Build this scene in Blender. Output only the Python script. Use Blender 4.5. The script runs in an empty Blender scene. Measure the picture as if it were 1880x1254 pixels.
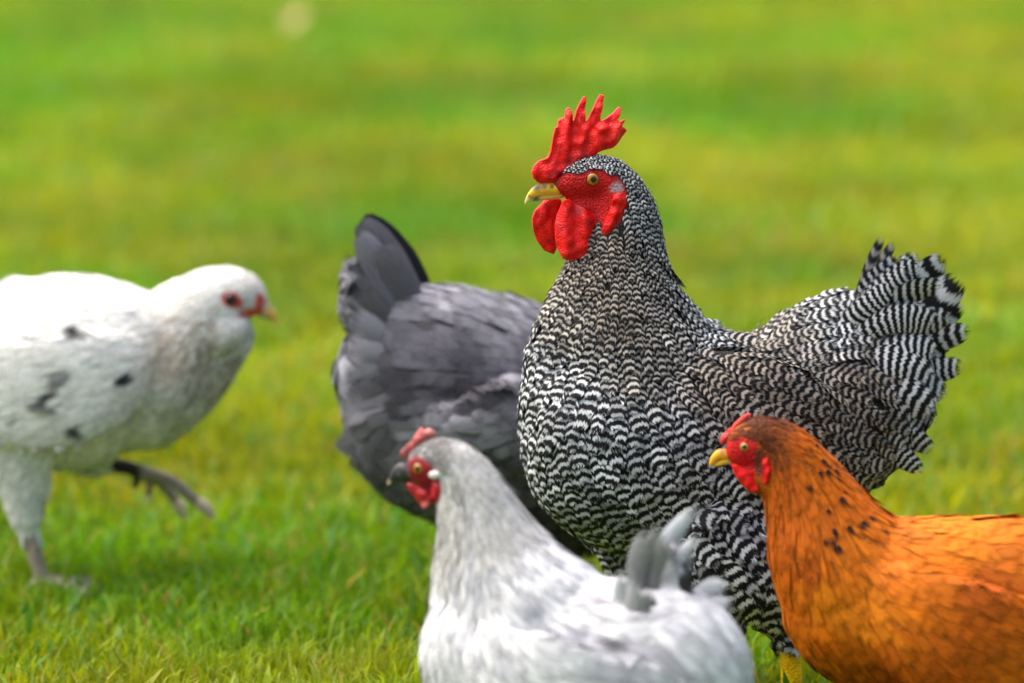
import bpy, bmesh, math, random
import numpy as np
from mathutils import Vector, Matrix
from mathutils.bvhtree import BVHTree

random.seed(7)
rng = np.random.default_rng(7)
scene = bpy.context.scene
COL = scene.collection

# ------------------------------------------------------------------ camera, sky, sun, exposure
PITCH = math.radians(8.5)
CAM = Vector((0.0, -3.486, 0.871))
LENS, SENSOR = 135.0, 36.0
cam_data = bpy.data.cameras.new('camera')
cam = bpy.data.objects.new('camera', cam_data)
COL.objects.link(cam)
cam.location = CAM
cam.rotation_euler = (math.radians(90) - PITCH, 0, 0)
cam_data.lens, cam_data.sensor_width = LENS, SENSOR
cam_data.clip_end = 2000
cam_data.dof.use_dof = True
cam_data.dof.focus_distance = 3.47
cam_data.dof.aperture_fstop = 3.0
cam_data.dof.aperture_blades = 9
scene.camera = cam

SUN_EL, SUN_AZ = math.radians(62), math.radians(-72)     # azimuth measured from +Y towards +X
world = bpy.data.worlds.new('World')
scene.world = world
world.use_nodes = True
wn = world.node_tree
sky = wn.nodes.new('ShaderNodeTexSky')
sky.sky_type = 'NISHITA'
sky.sun_disc = False
sky.sun_elevation = SUN_EL
sky.sun_rotation = SUN_AZ
sky.air_density, sky.dust_density, sky.ozone_density = 1.0, 4.0, 0.6
wn.links.new(sky.outputs[0], wn.nodes['Background'].inputs[0])
wn.nodes['Background'].inputs[1].default_value = 0.056
sd = bpy.data.lights.new('sun', 'SUN')
sd.energy, sd.angle, sd.color = 1.5, math.radians(85), (1.0, 0.91, 0.79)
sun = bpy.data.objects.new('sun', sd)
COL.objects.link(sun)
sdir = Vector((math.sin(SUN_AZ) * math.cos(SUN_EL), math.cos(SUN_AZ) * math.cos(SUN_EL), math.sin(SUN_EL)))
sun.rotation_euler = sdir.to_track_quat('Z', 'Y').to_euler()
scene.view_settings.view_transform = 'Standard'
scene.view_settings.look = 'None'
scene.view_settings.exposure = 2.22
scene.view_settings.gamma = 1.0
scene.view_settings.use_curve_mapping = False
scene.render.engine = 'CYCLES'
scene.cycles.use_denoising = True
scene.cycles.max_bounces = 6
scene.cycles.diffuse_bounces = 3
scene.cycles.glossy_bounces = 2
scene.cycles.transmission_bounces = 3
scene.cycles.transparent_max_bounces = 12

# ------------------------------------------------------------------ small helpers
def tag(o, label=None, cat=None, kind=None, group=None):
    if label: o['label'] = label
    if cat: o['category'] = cat
    if kind: o['kind'] = kind
    if group: o['group'] = group
    return o

def mesh_obj(name, me, mat=None, parent=None):
    o = bpy.data.objects.new(name, me)
    COL.objects.link(o)
    if mat: me.materials.append(mat)
    if parent: o.parent = parent
    return o

def from_arrays(name, verts, faces, smooth=True):
    """verts Nx3 array, faces list of (k, array Mxk)."""
    me = bpy.data.meshes.new(name)
    verts = np.asarray(verts, dtype=np.float32)
    me.vertices.add(len(verts))
    me.vertices.foreach_set('co', verts.ravel())
    loops = np.concatenate([f.ravel() for f in faces]).astype(np.int32)
    tot = np.concatenate([np.full(len(f), f.shape[1]) for f in faces]).astype(np.int32)
    start = np.concatenate([[0], np.cumsum(tot)[:-1]]).astype(np.int32)
    me.loops.add(len(loops))
    me.loops.foreach_set('vertex_index', loops)
    me.polygons.add(len(tot))
    me.polygons.foreach_set('loop_start', start)
    me.polygons.foreach_set('loop_total', tot)
    me.polygons.foreach_set('use_smooth', np.full(len(tot), smooth))
    me.update(calc_edges=True)
    me.validate()
    return me

def attr(me, name, typ, arr):
    a = me.attributes.new(name, typ, 'POINT')
    key = {'FLOAT': 'value', 'FLOAT_VECTOR': 'vector', 'FLOAT_COLOR': 'color'}[typ]
    a.data.foreach_set(key, np.asarray(arr, dtype=np.float32).ravel())

def coords(me):
    v = np.empty(len(me.vertices) * 3, dtype=np.float32)
    me.vertices.foreach_get('co', v)
    return v.reshape(-1, 3)

def remeshed(verts, faces, voxel, smooth_iter=4, factor=0.5):
    """Fuse closed shells into one continuous skin."""
    me = bpy.data.meshes.new('tmp')
    me.from_pydata([tuple(v) for v in verts], [], faces)
    me.update()
    o = bpy.data.objects.new('tmp', me)
    COL.objects.link(o)
    m = o.modifiers.new('r', 'REMESH'); m.mode = 'VOXEL'; m.voxel_size = voxel; m.use_smooth_shade = True
    if smooth_iter:
        s = o.modifiers.new('s', 'SMOOTH'); s.iterations = smooth_iter; s.factor = factor
    bpy.context.view_layer.update()
    dg = bpy.context.evaluated_depsgraph_get()
    out = bpy.data.meshes.new_from_object(o.evaluated_get(dg))
    bpy.data.objects.remove(o); bpy.data.meshes.remove(me)
    out.polygons.foreach_set('use_smooth', np.full(len(out.polygons), True))
    return out

def catmull(P, n):
    P = np.asarray(P, float)
    k = len(P)
    ext = np.vstack([2 * P[0] - P[1], P, 2 * P[-1] - P[-2]])
    ts = np.linspace(0, k - 1, n)
    i = np.minimum(ts.astype(int), k - 2)
    f = (ts - i)[:, None]
    a, b, c, d = ext[i], ext[i + 1], ext[i + 2], ext[i + 3]
    return 0.5 * (2 * b + (c - a) * f + (2 * a - 5 * b + 4 * c - d) * f ** 2 + (3 * b - a - 3 * c + d) * f ** 3)

def in_poly(x, z, poly):
    inside = np.zeros(len(x), bool)
    n = len(poly)
    for i in range(n):
        x1, z1 = poly[i]; x2, z2 = poly[(i + 1) % n]
        c = ((z1 > z) != (z2 > z)) & (x < (x2 - x1) * (z - z1) / (z2 - z1 + 1e-12) + x1)
        inside ^= c
    return inside

def poly_dist(x, z, poly):
    d = np.full(len(x), 1e9)
    n = len(poly)
    for i in range(n):
        a = np.array(poly[i]); b = np.array(poly[(i + 1) % n])
        ab = b - a
        t = np.clip(((x - a[0]) * ab[0] + (z - a[1]) * ab[1]) / (ab @ ab + 1e-12), 0, 1)
        d = np.minimum(d, np.hypot(x - a[0] - t * ab[0], z - a[1] - t * ab[1]))
    return d

def vnoise(x, y, seed=0):
    """smooth 2-D value noise, 0..1"""
    r = np.random.default_rng(seed).random((256, 256))
    xi = np.floor(x).astype(int); yi = np.floor(y).astype(int)
    fx = x - xi; fy = y - yi
    fx = fx * fx * (3 - 2 * fx); fy = fy * fy * (3 - 2 * fy)
    g = lambda a, b: r[a % 256, b % 256]
    return (g(xi, yi) * (1 - fx) + g(xi + 1, yi) * fx) * (1 - fy) + (g(xi, yi + 1) * (1 - fx) + g(xi + 1, yi + 1) * fx) * fy

# ------------------------------------------------------------------ materials
def newmat(name):
    m = bpy.data.materials.new(name)
    m.use_nodes = True
    nt = m.node_tree
    return m, nt, nt.nodes['Principled BSDF'], nt.nodes['Material Output']

def N(nt, typ, **kw):
    n = nt.nodes.new(typ)
    for k, v in kw.items():
        if k.startswith('i_'):
            n.inputs[int(k[2:])].default_value = v
        else:
            setattr(n, k, v)
    return n

def M(nt, op, a, b=None, c=None, clamp=False):
    n = nt.nodes.new('ShaderNodeMath'); n.operation = op; n.use_clamp = clamp
    for i, s in enumerate((a, b, c)):
        if s is None: continue
        if isinstance(s, (int, float)): n.inputs[i].default_value = s
        else: nt.links.new(s, n.inputs[i])
    return n.outputs[0]

def mixc(nt, fac, a, b, mode='MIX'):
    n = nt.nodes.new('ShaderNodeMix'); n.data_type = 'RGBA'; n.blend_type = mode
    for i, s in ((0, fac), (6, a), (7, b)):
        if isinstance(s, (int, float)): n.inputs[i].default_value = s
        elif isinstance(s, tuple): n.inputs[i].default_value = (*s[:3], 1)
        else: nt.links.new(s, n.inputs[i])
    return n.outputs[2]

def feather_mat(name, barred=False, rvar=0.24, fade=0.0, edge_light=0.0, barb=0.25, sheen=0.15, fray=0.35, spotcol=(0.012, 0.008, 0.006)):
    """Per-feather coordinates: fuv = (across, along, random), fcol = colour of the vane, fph = bar phase or spot amount."""
    m, nt, bs, out = newmat(name)
    L = nt.links
    uvn = N(nt, 'ShaderNodeAttribute', attribute_name='fuv')
    sep = N(nt, 'ShaderNodeSeparateXYZ'); L.new(uvn.outputs['Vector'], sep.inputs[0])
    u, v, r = sep.outputs
    col = N(nt, 'ShaderNodeAttribute', attribute_name='fcol').outputs['Color']
    ph = N(nt, 'ShaderNodeAttribute', attribute_name='fph').outputs['Fac']
    au = M(nt, 'ABSOLUTE', u)
    # barbs: fine streaks that run outward and towards the tip
    slant = M(nt, 'SUBTRACT', v, M(nt, 'MULTIPLY', au, 0.35))
    cx = N(nt, 'ShaderNodeCombineXYZ')
    L.new(M(nt, 'MULTIPLY', slant, 34.0), cx.inputs[0]); L.new(M(nt, 'MULTIPLY', u, 2.2), cx.inputs[1]); L.new(M(nt, 'MULTIPLY', r, 50.0), cx.inputs[2])
    nz = N(nt, 'ShaderNodeTexNoise'); nz.inputs['Scale'].default_value = 1.0; nz.inputs['Detail'].default_value = 2.0
    L.new(cx.outputs[0], nz.inputs['Vector'])
    cx2 = N(nt, 'ShaderNodeCombineXYZ')
    L.new(M(nt, 'MULTIPLY', u, 9.0), cx2.inputs[0]); L.new(M(nt, 'MULTIPLY', v, 2.5), cx2.inputs[1]); L.new(M(nt, 'MULTIPLY', r, 77.0), cx2.inputs[2])
    nz2 = N(nt, 'ShaderNodeTexNoise'); nz2.inputs['Scale'].default_value = 1.0; nz2.inputs['Detail'].default_value = 2.0
    L.new(cx2.outputs[0], nz2.inputs['Vector'])
    if barred:
        wob = M(nt, 'MULTIPLY', M(nt, 'SUBTRACT', nz2.outputs['Fac'], 0.5), 0.75)
        p = M(nt, 'ADD', M(nt, 'SUBTRACT', ph, M(nt, 'MULTIPLY', M(nt, 'MULTIPLY', u, u), 0.52)), wob)
        s = M(nt, 'SINE', M(nt, 'MULTIPLY', p, 2 * math.pi))
        rmp = N(nt, 'ShaderNodeMapRange'); rmp.interpolation_type = 'SMOOTHSTEP'
        rmp.inputs['From Min'].default_value = -0.28; rmp.inputs['From Max'].default_value = 0.86
        L.new(s, rmp.inputs['Value'])
        ed = N(nt, 'ShaderNodeMapRange'); ed.interpolation_type = 'SMOOTHSTEP'
        ed.inputs['From Min'].default_value = 1.02; ed.inputs['From Max'].default_value = 0.62
        L.new(M(nt, 'ADD', au, M(nt, 'MULTIPLY', M(nt, 'SUBTRACT', nz.outputs['Fac'], 0.5), 0.5)), ed.inputs['Value'])
        lightf = M(nt, 'MULTIPLY', rmp.outputs[0], M(nt, 'ADD', 0.25, M(nt, 'MULTIPLY', ed.outputs[0], 0.75)))
        base = mixc(nt, lightf, (0.008, 0.0075, 0.009), col)
    else:
        tipm = N(nt, 'ShaderNodeMapRange'); tipm.interpolation_type = 'SMOOTHSTEP'
        tipm.inputs['From Min'].default_value = 0.52; tipm.inputs['From Max'].default_value = 0.58
        L.new(M(nt, 'SUBTRACT', v, M(nt, 'MULTIPLY', au, 0.10)), tipm.inputs['Value'])
        base = mixc(nt, M(nt, 'MULTIPLY', M(nt, 'MULTIPLY', tipm.outputs[0], M(nt, 'LESS_THAN', au, 0.62)), ph), col, spotcol)
    # shaft and barb shade, vane edge a little lighter or darker
    var = M(nt, 'ADD', 1.0 - barb * 0.5, M(nt, 'MULTIPLY', M(nt, 'SUBTRACT', nz.outputs['Fac'], 0.42), barb * 2.6))
    rv = M(nt, 'ADD', 1 - rvar / 2, M(nt, 'MULTIPLY', r, rvar))
    var = M(nt, 'MULTIPLY', var, rv)
    if edge_light:
        e = M(nt, 'POWER', M(nt, 'MAXIMUM', au, M(nt, 'MULTIPLY', v, 0.98)), 5.0)
        var = M(nt, 'MULTIPLY', var, M(nt, 'ADD', 1.0 - 0.4 * edge_light, M(nt, 'MULTIPLY', e, edge_light)))
    cmb = N(nt, 'ShaderNodeCombineColor')
    for i in range(3): L.new(var, cmb.inputs[i])
    base = mixc(nt, 1.0, base, cmb.outputs[0], 'MULTIPLY')
    L.new(base, bs.inputs['Base Color'])
    bs.inputs['Roughness'].default_value = 0.62
    bs.inputs['Specular IOR Level'].default_value = 0.18
    bs.inputs['Sheen Weight'].default_value = sheen
    bs.inputs['Sheen Roughness'].default_value = 0.5
    bmp = N(nt, 'ShaderNodeBump'); bmp.inputs['Strength'].default_value = 0.35; bmp.inputs['Distance'].default_value = 0.0012
    L.new(nz.outputs['Fac'], bmp.inputs['Height']); L.new(bmp.outputs[0], bs.inputs['Normal'])
    if fray:
        # frayed vane edge: barbs end at uneven lengths
        edge = M(nt, 'MINIMUM', M(nt, 'SUBTRACT', 1.0, au), M(nt, 'MULTIPLY', M(nt, 'SUBTRACT', 1.0, v), 1.6))
        cut = M(nt, 'MULTIPLY', M(nt, 'SUBTRACT', nz2.outputs['Fac'], 0.36), fray * 2.0)
        if fade:
            fr = N(nt, 'ShaderNodeMapRange'); fr.interpolation_type = 'SMOOTHSTEP'
            fr.inputs['From Min'].default_value = 0.0; fr.inputs['From Max'].default_value = fade
            L.new(M(nt, 'SUBTRACT', edge, cut), fr.inputs['Value'])
            a = fr.outputs[0]
        else:
            a = M(nt, 'GREATER_THAN', edge, cut)
        L.new(a, bs.inputs['Alpha'])
    return m

def skin_mat(name, scale=900, bump=0.5, rough=0.42, sss=0.0, spec=0.5, grain=0.5):
    m, nt, bs, out = newmat(name)
    L = nt.links
    col = N(nt, 'ShaderNodeAttribute', attribute_name='tint').outputs['Color']
    tc = N(nt, 'ShaderNodeTexCoord')
    vo = N(nt, 'ShaderNodeTexVoronoi'); vo.inputs['Scale'].default_value = scale
    L.new(tc.outputs['Object'], vo.inputs['Vector'])
    no = N(nt, 'ShaderNodeTexNoise'); no.inputs['Scale'].default_value = scale * 0.12; no.inputs['Detail'].default_value = 4
    L.new(tc.outputs['Object'], no.inputs['Vector'])
    h = M(nt, 'ADD', M(nt, 'MULTIPLY', vo.outputs['Distance'], -1.0), M(nt, 'MULTIPLY', no.outputs['Fac'], 1.2))
    bp = N(nt, 'ShaderNodeBump'); bp.inputs['Strength'].default_value = bump; bp.inputs['Distance'].default_value = 0.0012
    L.new(h, bp.inputs['Height']); L.new(bp.outputs[0], bs.inputs['Normal'])
    sh = M(nt, 'ADD', M(nt, 'SUBTRACT', 1.0, M(nt, 'MULTIPLY', vo.outputs['Distance'], grain)), M(nt, 'MULTIPLY', no.outputs['Fac'], 0.5))
    sh = M(nt, 'SUBTRACT', sh, 0.25 - grain * 0.45)
    cm = N(nt, 'ShaderNodeCombineColor')
    for i in range(3): L.new(sh, cm.inputs[i])
    L.new(mixc(nt, 1.0, col, cm.outputs[0], 'MULTIPLY'), bs.inputs['Base Color'])
    bs.inputs['Roughness'].default_value = rough
    bs.inputs['Specular IOR Level'].default_value = spec
    if sss:
        bs.inputs['Subsurface Weight'].default_value = sss
        bs.inputs['Subsurface Radius'].default_value = (1.0, 0.2, 0.1)
        bs.inputs['Subsurface Scale'].default_value = 0.003
    return m

MAT_SKIN = skin_mat('bird_skin', scale=480, bump=0.9, spec=0.16, grain=0.6)
MAT_FLESH = skin_mat('comb_flesh', scale=640, bump=0.5, rough=0.38, spec=0.32, grain=0.4, sss=0.25)
MAT_HORN = skin_mat('beak_horn', scale=260, bump=0.12, rough=0.4, grain=0.1, spec=0.3)
MAT_EYE = None
def eye_mat():
    m, nt, bs, out = newmat('eye')
    col = N(nt, 'ShaderNodeAttribute', attribute_name='tint').outputs['Color']
    nt.links.new(col, bs.inputs['Base Color'])
    bs.inputs['Roughness'].default_value = 0.08
    bs.inputs['Specular IOR Level'].default_value = 0.45
    bs.inputs['Coat Weight'].default_value = 0.3
    bs.inputs['Coat Roughness'].default_value = 0.02
    return m
MAT_EYE = eye_mat()
MAT_BARRED = feather_mat('barred_feathers', barred=True, rvar=0.4, barb=0.30, fray=0.5, sheen=0.0)
MAT_BARRED_TAIL = feather_mat('barred_tail_feathers', barred=True, rvar=0.4, barb=0.35, fray=0.3, fade=0.12, sheen=0.0)
MAT_GREY = feather_mat('slate_feathers', edge_light=0.30, barb=0.30, fade=0.45, sheen=0.05)
MAT_GREY_TAIL = feather_mat('slate_tail_feathers', edge_light=0.35, barb=0.30, fade=0.06, fray=0.1, sheen=0.05)
MAT_WHITE = feather_mat('white_feathers', edge_light=0.0, barb=0.08, rvar=0.06, fade=0.75)
MAT_PALE = feather_mat('lavender_feathers', edge_light=0.0, barb=0.10, rvar=0.08, fade=0.8)
MAT_PALE_TAIL = feather_mat('lavender_tail_feathers', edge_light=0.1, barb=0.35, rvar=0.1, fade=0.35, fray=0.25)
MAT_ORANGE = feather_mat('orange_feathers', edge_light=0.22, barb=0.34, sheen=0.0, rvar=0.16, fade=0.5)

# ------------------------------------------------------------------ ground
def ground():
    nx, ny = 90, 90
    def axis(n, lo, hi):
        t = np.linspace(-1, 1, n)
        return (lo + hi) / 2 + np.sign(t) * np.abs(t) ** 3 * (hi - lo) / 2
    X = axis(nx, -700, 700); Y = axis(ny, -690, 700)
    gx, gy = np.meshgrid(X, Y)
    v = np.stack([gx.ravel(), gy.ravel(), np.zeros(gx.size)], 1)
    i = np.arange(nx * ny).reshape(ny, nx)
    f = np.stack([i[:-1, :-1].ravel(), i[:-1, 1:].ravel(), i[1:, 1:].ravel(), i[1:, :-1].ravel()], 1)
    me = from_arrays('ground', v, [f])
    m, nt, bs, out = newmat('lawn_soil')
    L = nt.links
    tc = N(nt, 'ShaderNodeTexCoord')
    n1 = N(nt, 'ShaderNodeTexNoise'); n1.inputs['Scale'].default_value = 2.2; n1.inputs['Detail'].default_value = 6
    n2 = N(nt, 'ShaderNodeTexNoise'); n2.inputs['Scale'].default_value = 60; n2.inputs['Detail'].default_value = 4
    for n in (n1, n2): L.new(tc.outputs['Object'], n.inputs['Vector'])
    c = mixc(nt, n1.outputs['Fac'], (0.06, 0.15, 0.008), (0.14, 0.17, 0.008))
    c = mixc(nt, M(nt, 'MULTIPLY', n2.outputs['Fac'], 0.6), c, (0.06, 0.045, 0.015))
    L.new(c, bs.inputs['Base Color']); bs.inputs['Roughness'].default_value = 0.95
    bs.inputs['Specular IOR Level'].default_value = 0.1
    tag(mesh_obj('ground', me, m), kind='structure')

def grass_mat():
    m, nt, bs, out = newmat('grass_blades')
    L = nt.links
    col = N(nt, 'ShaderNodeAttribute', attribute_name='gcol').outputs['Color']
    d = N(nt, 'ShaderNodeBsdfDiffuse'); t = N(nt, 'ShaderNodeBsdfTranslucent')
    g = N(nt, 'ShaderNodeBsdfGlossy'); g.inputs['Roughness'].default_value = 0.45
    L.new(col, d.inputs[0]); L.new(col, t.inputs[0])
    g.inputs[0].default_value = (0.9, 1.0, 0.85, 1)
    a = N(nt, 'ShaderNodeMixShader', i_0=0.46); L.new(d.outputs[0], a.inputs[1]); L.new(t.outputs[0], a.inputs[2])
    b = N(nt, 'ShaderNodeMixShader', i_0=0.018); L.new(a.outputs[0], b.inputs[1]); L.new(g.outputs[0], b.inputs[2])
    L.new(b.outputs[0], out.inputs['Surface'])
    return m

def patches(x, y):
    """lawn tone: 0 = yellowish, 1 = fresh green; and straw amount"""
    a = 0.55 * vnoise(x * 1.3 + 7, y * 0.8 + 3, 1) + 0.30 * vnoise(x * 3.7, y * 2.6, 2) + 0.15 * vnoise(x * 11, y * 9, 3)
    b = 0.6 * vnoise(x * 2.1 + 31, y * 1.5 + 9, 4) + 0.4 * vnoise(x * 8, y * 7, 5)
    return np.clip((a - 0.5) * 3.4 + 0.5, 0, 1), np.clip((b - 0.60) * 4.5, 0, 1)

def grass():
    mat = grass_mat()
    V, Q, T, C = [], [], [], []
    base = 0
    # (y from, y to, half width near, half width far, blades per m2, height, width)
    zones = [(-0.75, 0.75, 1.05, 1.25, 26000, 0.036, 0.0030),
             (-0.75, 1.6, 1.1, 1.5, 620, 0.052, 0.0068),
             (0.75, 2.3, 1.25, 1.9, 16000, 0.037, 0.0038),
             (2.3, 5.5, 1.9, 3.2, 7500, 0.038, 0.0050),
             (5.5, 13.0, 3.2, 6.4, 2400, 0.042, 0.0095),
             (13.0, 32.0, 6.4, 14.0, 380, 0.05, 0.024)]
    for y0, y1, w0, w1, dens, hh, ww in zones:
        n = int(dens * (y1 - y0) * (w0 + w1))
        t = rng.random(n)
        y = y0 + (y1 - y0) * t
        x = (rng.random(n) * 2 - 1) * (w0 + (w1 - w0) * t)
        # gather blades into loose tufts
        cl = 0.012 * rng.standard_normal((n, 2))
        x = np.round(x / 0.03) * 0.03 * 0.35 + x * 0.65 + cl[:, 0]; y = np.round(y / 0.03) * 0.03 * 0.35 + y * 0.65 + cl[:, 1]
        tone, straw = patches(x, y)
        tuft = vnoise(x * 14, y * 14, 11)
        h = hh * (0.45 + 0.75 * rng.random(n) ** 1.3) * (0.55 + 0.95 * tuft ** 1.4)
        moss = np.clip((0.34 - y) / 0.25, 0, 1) * np.clip((0.25 - x) * 3, 0, 1) * vnoise(x * 6 + 2, y * 6, 21)   # a thin mossy strip nearer than the hens
        h *= 1 - 0.45 * moss
        w = ww * (0.6 + 0.8 * rng.random(n))
        ang = rng.random(n) * 2 * np.pi
        lean = (0.15 + 0.85 * rng.random(n)) * h * (0.9 + 0.5 * (y0 > 2))
        dx, dy = np.cos(ang), np.sin(ang)
        px, py = -dy, dx
        tw = rng.random(n) * 2 * np.pi
        sx, sy = np.cos(tw) * w * 0.5, np.sin(tw) * w * 0.5
        z0 = np.full(n, -0.003)
        def pt(f, hz, k):
            return np.stack([x + dx * lean * f + sx * k, y + dy * lean * f + sy * k, hz], 1)
        P = [pt(0, z0, -1), pt(0, z0, 1), pt(0.32, h * 0.55, 0.85), pt(0.32, h * 0.55, -0.85), pt(1.0, h * (0.98 - 0.25 * rng.random(n)), 0)]
        vv = np.stack(P, 1).reshape(-1, 3)
        ids = base + np.arange(n) * 5
        Q.append(np.stack([ids, ids + 1, ids + 2, ids + 3], 1))
        T.append(np.stack([ids + 3, ids + 2, ids + 4], 1))
        fresh = np.array([0.135, 0.315, 0.003]); deep = np.array([0.072, 0.215, 0.003]); yel = np.array([0.330, 0.330, 0.002]); stw = np.array([0.40, 0.25, 0.045])
        blu = np.array([0.170, 0.340, 0.070])
        c = yel[None] * (1 - tone[:, None]) + fresh[None] * tone[:, None]
        k = rng.random(n)
        c = np.where((k < 0.18)[:, None], deep[None], c)
        c = np.where(((k > 0.18) & (k < 0.30))[:, None], blu[None], c)
        sm = (rng.random(n) < 0.03 + 0.24 * straw)
        c = np.where(sm[:, None], stw[None] * (0.7 + 0.5 * rng.random((n, 1))), c)
        c = c * (1 - 0.75 * moss[:, None]) + np.array([0.36, 0.30, 0.012])[None] * 0.75 * moss[:, None]
        c = c * (0.75 + 0.5 * rng.random((n, 1)))
        c = c * (0.78 + 0.5 * vnoise(x * 2.7 + 50, y * 1.6, 31) * (0.6 + 0.8 * vnoise(x * 9, y * 7, 32)))[:, None] * 1.06
        C.append(np.repeat(np.concatenate([c, np.ones((n, 1))], 1), 5, axis=0))
        V.append(vv); base += n * 5
    me = from_arrays('lawn_grass', np.concatenate(V), [np.concatenate(Q), np.concatenate(T)])
    attr(me, 'gcol', 'FLOAT_COLOR', np.concatenate(C))
    tag(mesh_obj('lawn_grass', me, mat), 'short bright green lawn grass with yellowish patches under the birds', 'grass', kind='stuff')

ground()
grass()

# ------------------------------------------------------------------ birds
class Bird:
    """Builds a bird in its own frame (x along the body, y across, z up) from a side profile drawn in sheet units."""
    def __init__(s, name, label, cat, ox, Y, yaw_deg):
        s.F = 1880 * LENS / SENSOR
        s.yaw = math.radians(yaw_deg)
        depth = (Y - CAM.y) * math.cos(PITCH) + (CAM.z - 0.3) * math.sin(PITCH)
        s.px = depth / s.F                       # metres per sheet unit
        s.O = Vector(((ox - 940) * s.px, Y, 0))
        s.e = Vector((math.cos(s.yaw), math.sin(s.yaw), 0))
        s.root = bpy.data.objects.new(name, None)
        s.root.empty_display_size = 0.05
        COL.objects.link(s.root)
        s.root.location = s.O
        s.root.rotation_euler = (0, 0, s.yaw)
        tag(s.root, label, cat)
        s.shells_v, s.shells_f = [], []
        s.spots = []
        s.bvh = None

    def tr(s, x, y):
        d = Vector((0, math.cos(PITCH), -math.sin(PITCH))) + Vector((1, 0, 0)) * ((x - 940) / s.F) \
            + Vector((0, math.sin(PITCH), math.cos(PITCH))) * ((627 - y) / s.F)
        m = Vector((-math.sin(s.yaw), math.cos(s.yaw), 0))
        t = (s.O - CAM).dot(m) / d.dot(m)
        P = CAM + d * t - s.O
        return P.dot(s.e), P.z

    def poly(s, pts):
        return [s.tr(*p) for p in pts]

    # closed tapered loft; stations: (px, py, radius px, width ratio[, lateral metres])
    def loft_arrays(s, st, rings=None, seg=28, grow=0.0):
        rows = []
        for q in st:
            x, z = s.tr(q[0], q[1])
            rows.append((x, q[4] if len(q) > 4 else 0.0, z, max(q[2] * s.px + grow, 0.0006), q[3]))
        n = rings or max(16, len(st) * 6)
        R = catmull(rows, n)
        R[:, 3] = np.maximum(R[:, 3], 0.0005)
        c = R[:, :3]
        t = np.gradient(c, axis=0)
        t /= np.linalg.norm(t, axis=1)[:, None] + 1e-12
        a = np.linspace(0, 2 * np.pi, seg, endpoint=False)
        V = [c[0]]
        for i in range(n):
            lat = np.array([0, 1.0, 0]); lat = lat - t[i] * t[i][1]; lat /= np.linalg.norm(lat)
            up = np.cross(t[i], lat)
            for b in a:
                V.append(c[i] + up * R[i, 3] * math.cos(b) + lat * R[i, 3] * R[i, 4] * math.sin(b))
        V.append(c[-1])
        F = []
        for k in range(seg): F.append((0, 1 + (k + 1) % seg, 1 + k))
        for i in range(n - 1):
            for k in range(seg):
                p, q = 1 + i * seg + k, 1 + i * seg + (k + 1) % seg
                F.append((p, q, q + seg, p + seg))
        last = 1 + (n - 1) * seg
        for k in range(seg): F.append((last + k, last + (k + 1) % seg, len(V) - 1))
        return V, F

    def shell(s, st, **kw):
        V, F = s.loft_arrays(st, **kw)
        o = sum(len(v) for v in s.shells_v)
        s.shells_v.append(V)
        s.shells_f += [tuple(i + o for i in f) for f in F]

    def make_body(s, voxel=0.0025, smooth=5, under=(0.2, 0.2, 0.2), paint=()):
        V = [v for sh in s.shells_v for v in sh]
        me = remeshed(V, s.shells_f, voxel, smooth)
        co = coords(me)
        col = np.tile(np.array([*under, 1.0]), (len(co), 1))
        skin = np.zeros(len(co))
        for poly, c, soft, yr in paint:
            pl = s.poly(poly)
            ins = in_poly(co[:, 0], co[:, 2], pl)
            if yr: ins &= (co[:, 1] > yr[0]) & (co[:, 1] < yr[1])
            d = poly_dist(co[:, 0], co[:, 2], pl)
            w = np.where(ins, np.clip(d / (soft * s.px) + 0.5, 0, 1), np.clip(0.5 - d / (soft * s.px), 0, 0.5))
            if yr: w = np.where(ins, w, 0)
            j = 0.85 + 0.3 * vnoise(co[:, 0] * 300 + co[:, 1] * 170, co[:, 2] * 300, 8)
            col[:, :3] = col[:, :3] * (1 - w[:, None]) + (np.array(c)[None] * j[:, None]) * w[:, None]
            skin = np.maximum(skin, w)
        attr(me, 'tint', 'FLOAT_COLOR', col)
        s.co, s.skin = co, skin
        tri = []
        for p in me.polygons:
            v = p.vertices
            tri.append((v[0], v[1], v[2]))
            if len(v) == 4: tri.append((v[0], v[2], v[3]))
        s.tri = np.array(tri)
        s.bvh = BVHTree.FromPolygons([Vector(c) for c in co.tolist()], s.tri.tolist())
        s.body = mesh_obj('body', me, MAT_SKIN, s.root)

    def plumage(s, mat, comb, ctrl_phase=None, spots=(), density=1.25, exclude=(), rise=0.003, colour_jitter=0.08, soft=0.5, curl=0.10, tipspots=(), maxn=9000, seed=1, phase_jitter=0.17):
        """comb: list of (px, py, angle deg (0 right, 90 down), length mm, width mm, colour, pitch mm)"""
        rg = np.random.default_rng(seed)
        A = np.array([s.tr(c[0], c[1]) for c in comb])
        dirs = np.array([(math.cos(math.radians(c[2])), -math.sin(math.radians(c[2]))) for c in comb])
        par = np.array([(c[3] / 1000, c[4] / 1000, *c[5], c[6] / 1000) for c in comb])
        co, tri = s.co.astype(float), s.tri
        a, b, c = co[tri[:, 0]], co[tri[:, 1]], co[tri[:, 2]]
        nrm = np.cross(b - a, c - a); ar = np.linalg.norm(nrm, axis=1) / 2
        nrm /= (2 * ar + 1e-15)[:, None]
        ncand = int(ar.sum() / (0.0022 ** 2))
        ncand = min(ncand, 140000)
        fi = rg.choice(len(tri), ncand, p=ar / ar.sum())
        r1, r2 = np.sqrt(rg.random(ncand)), rg.random(ncand)
        P = (1 - r1)[:, None] * a[fi] + (r1 * (1 - r2))[:, None] * b[fi] + (r1 * r2)[:, None] * c[fi]
        sk = s.skin[tri[fi, 0]]
        keep = sk < 0.35
        P, fi = P[keep], fi[keep]
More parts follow.
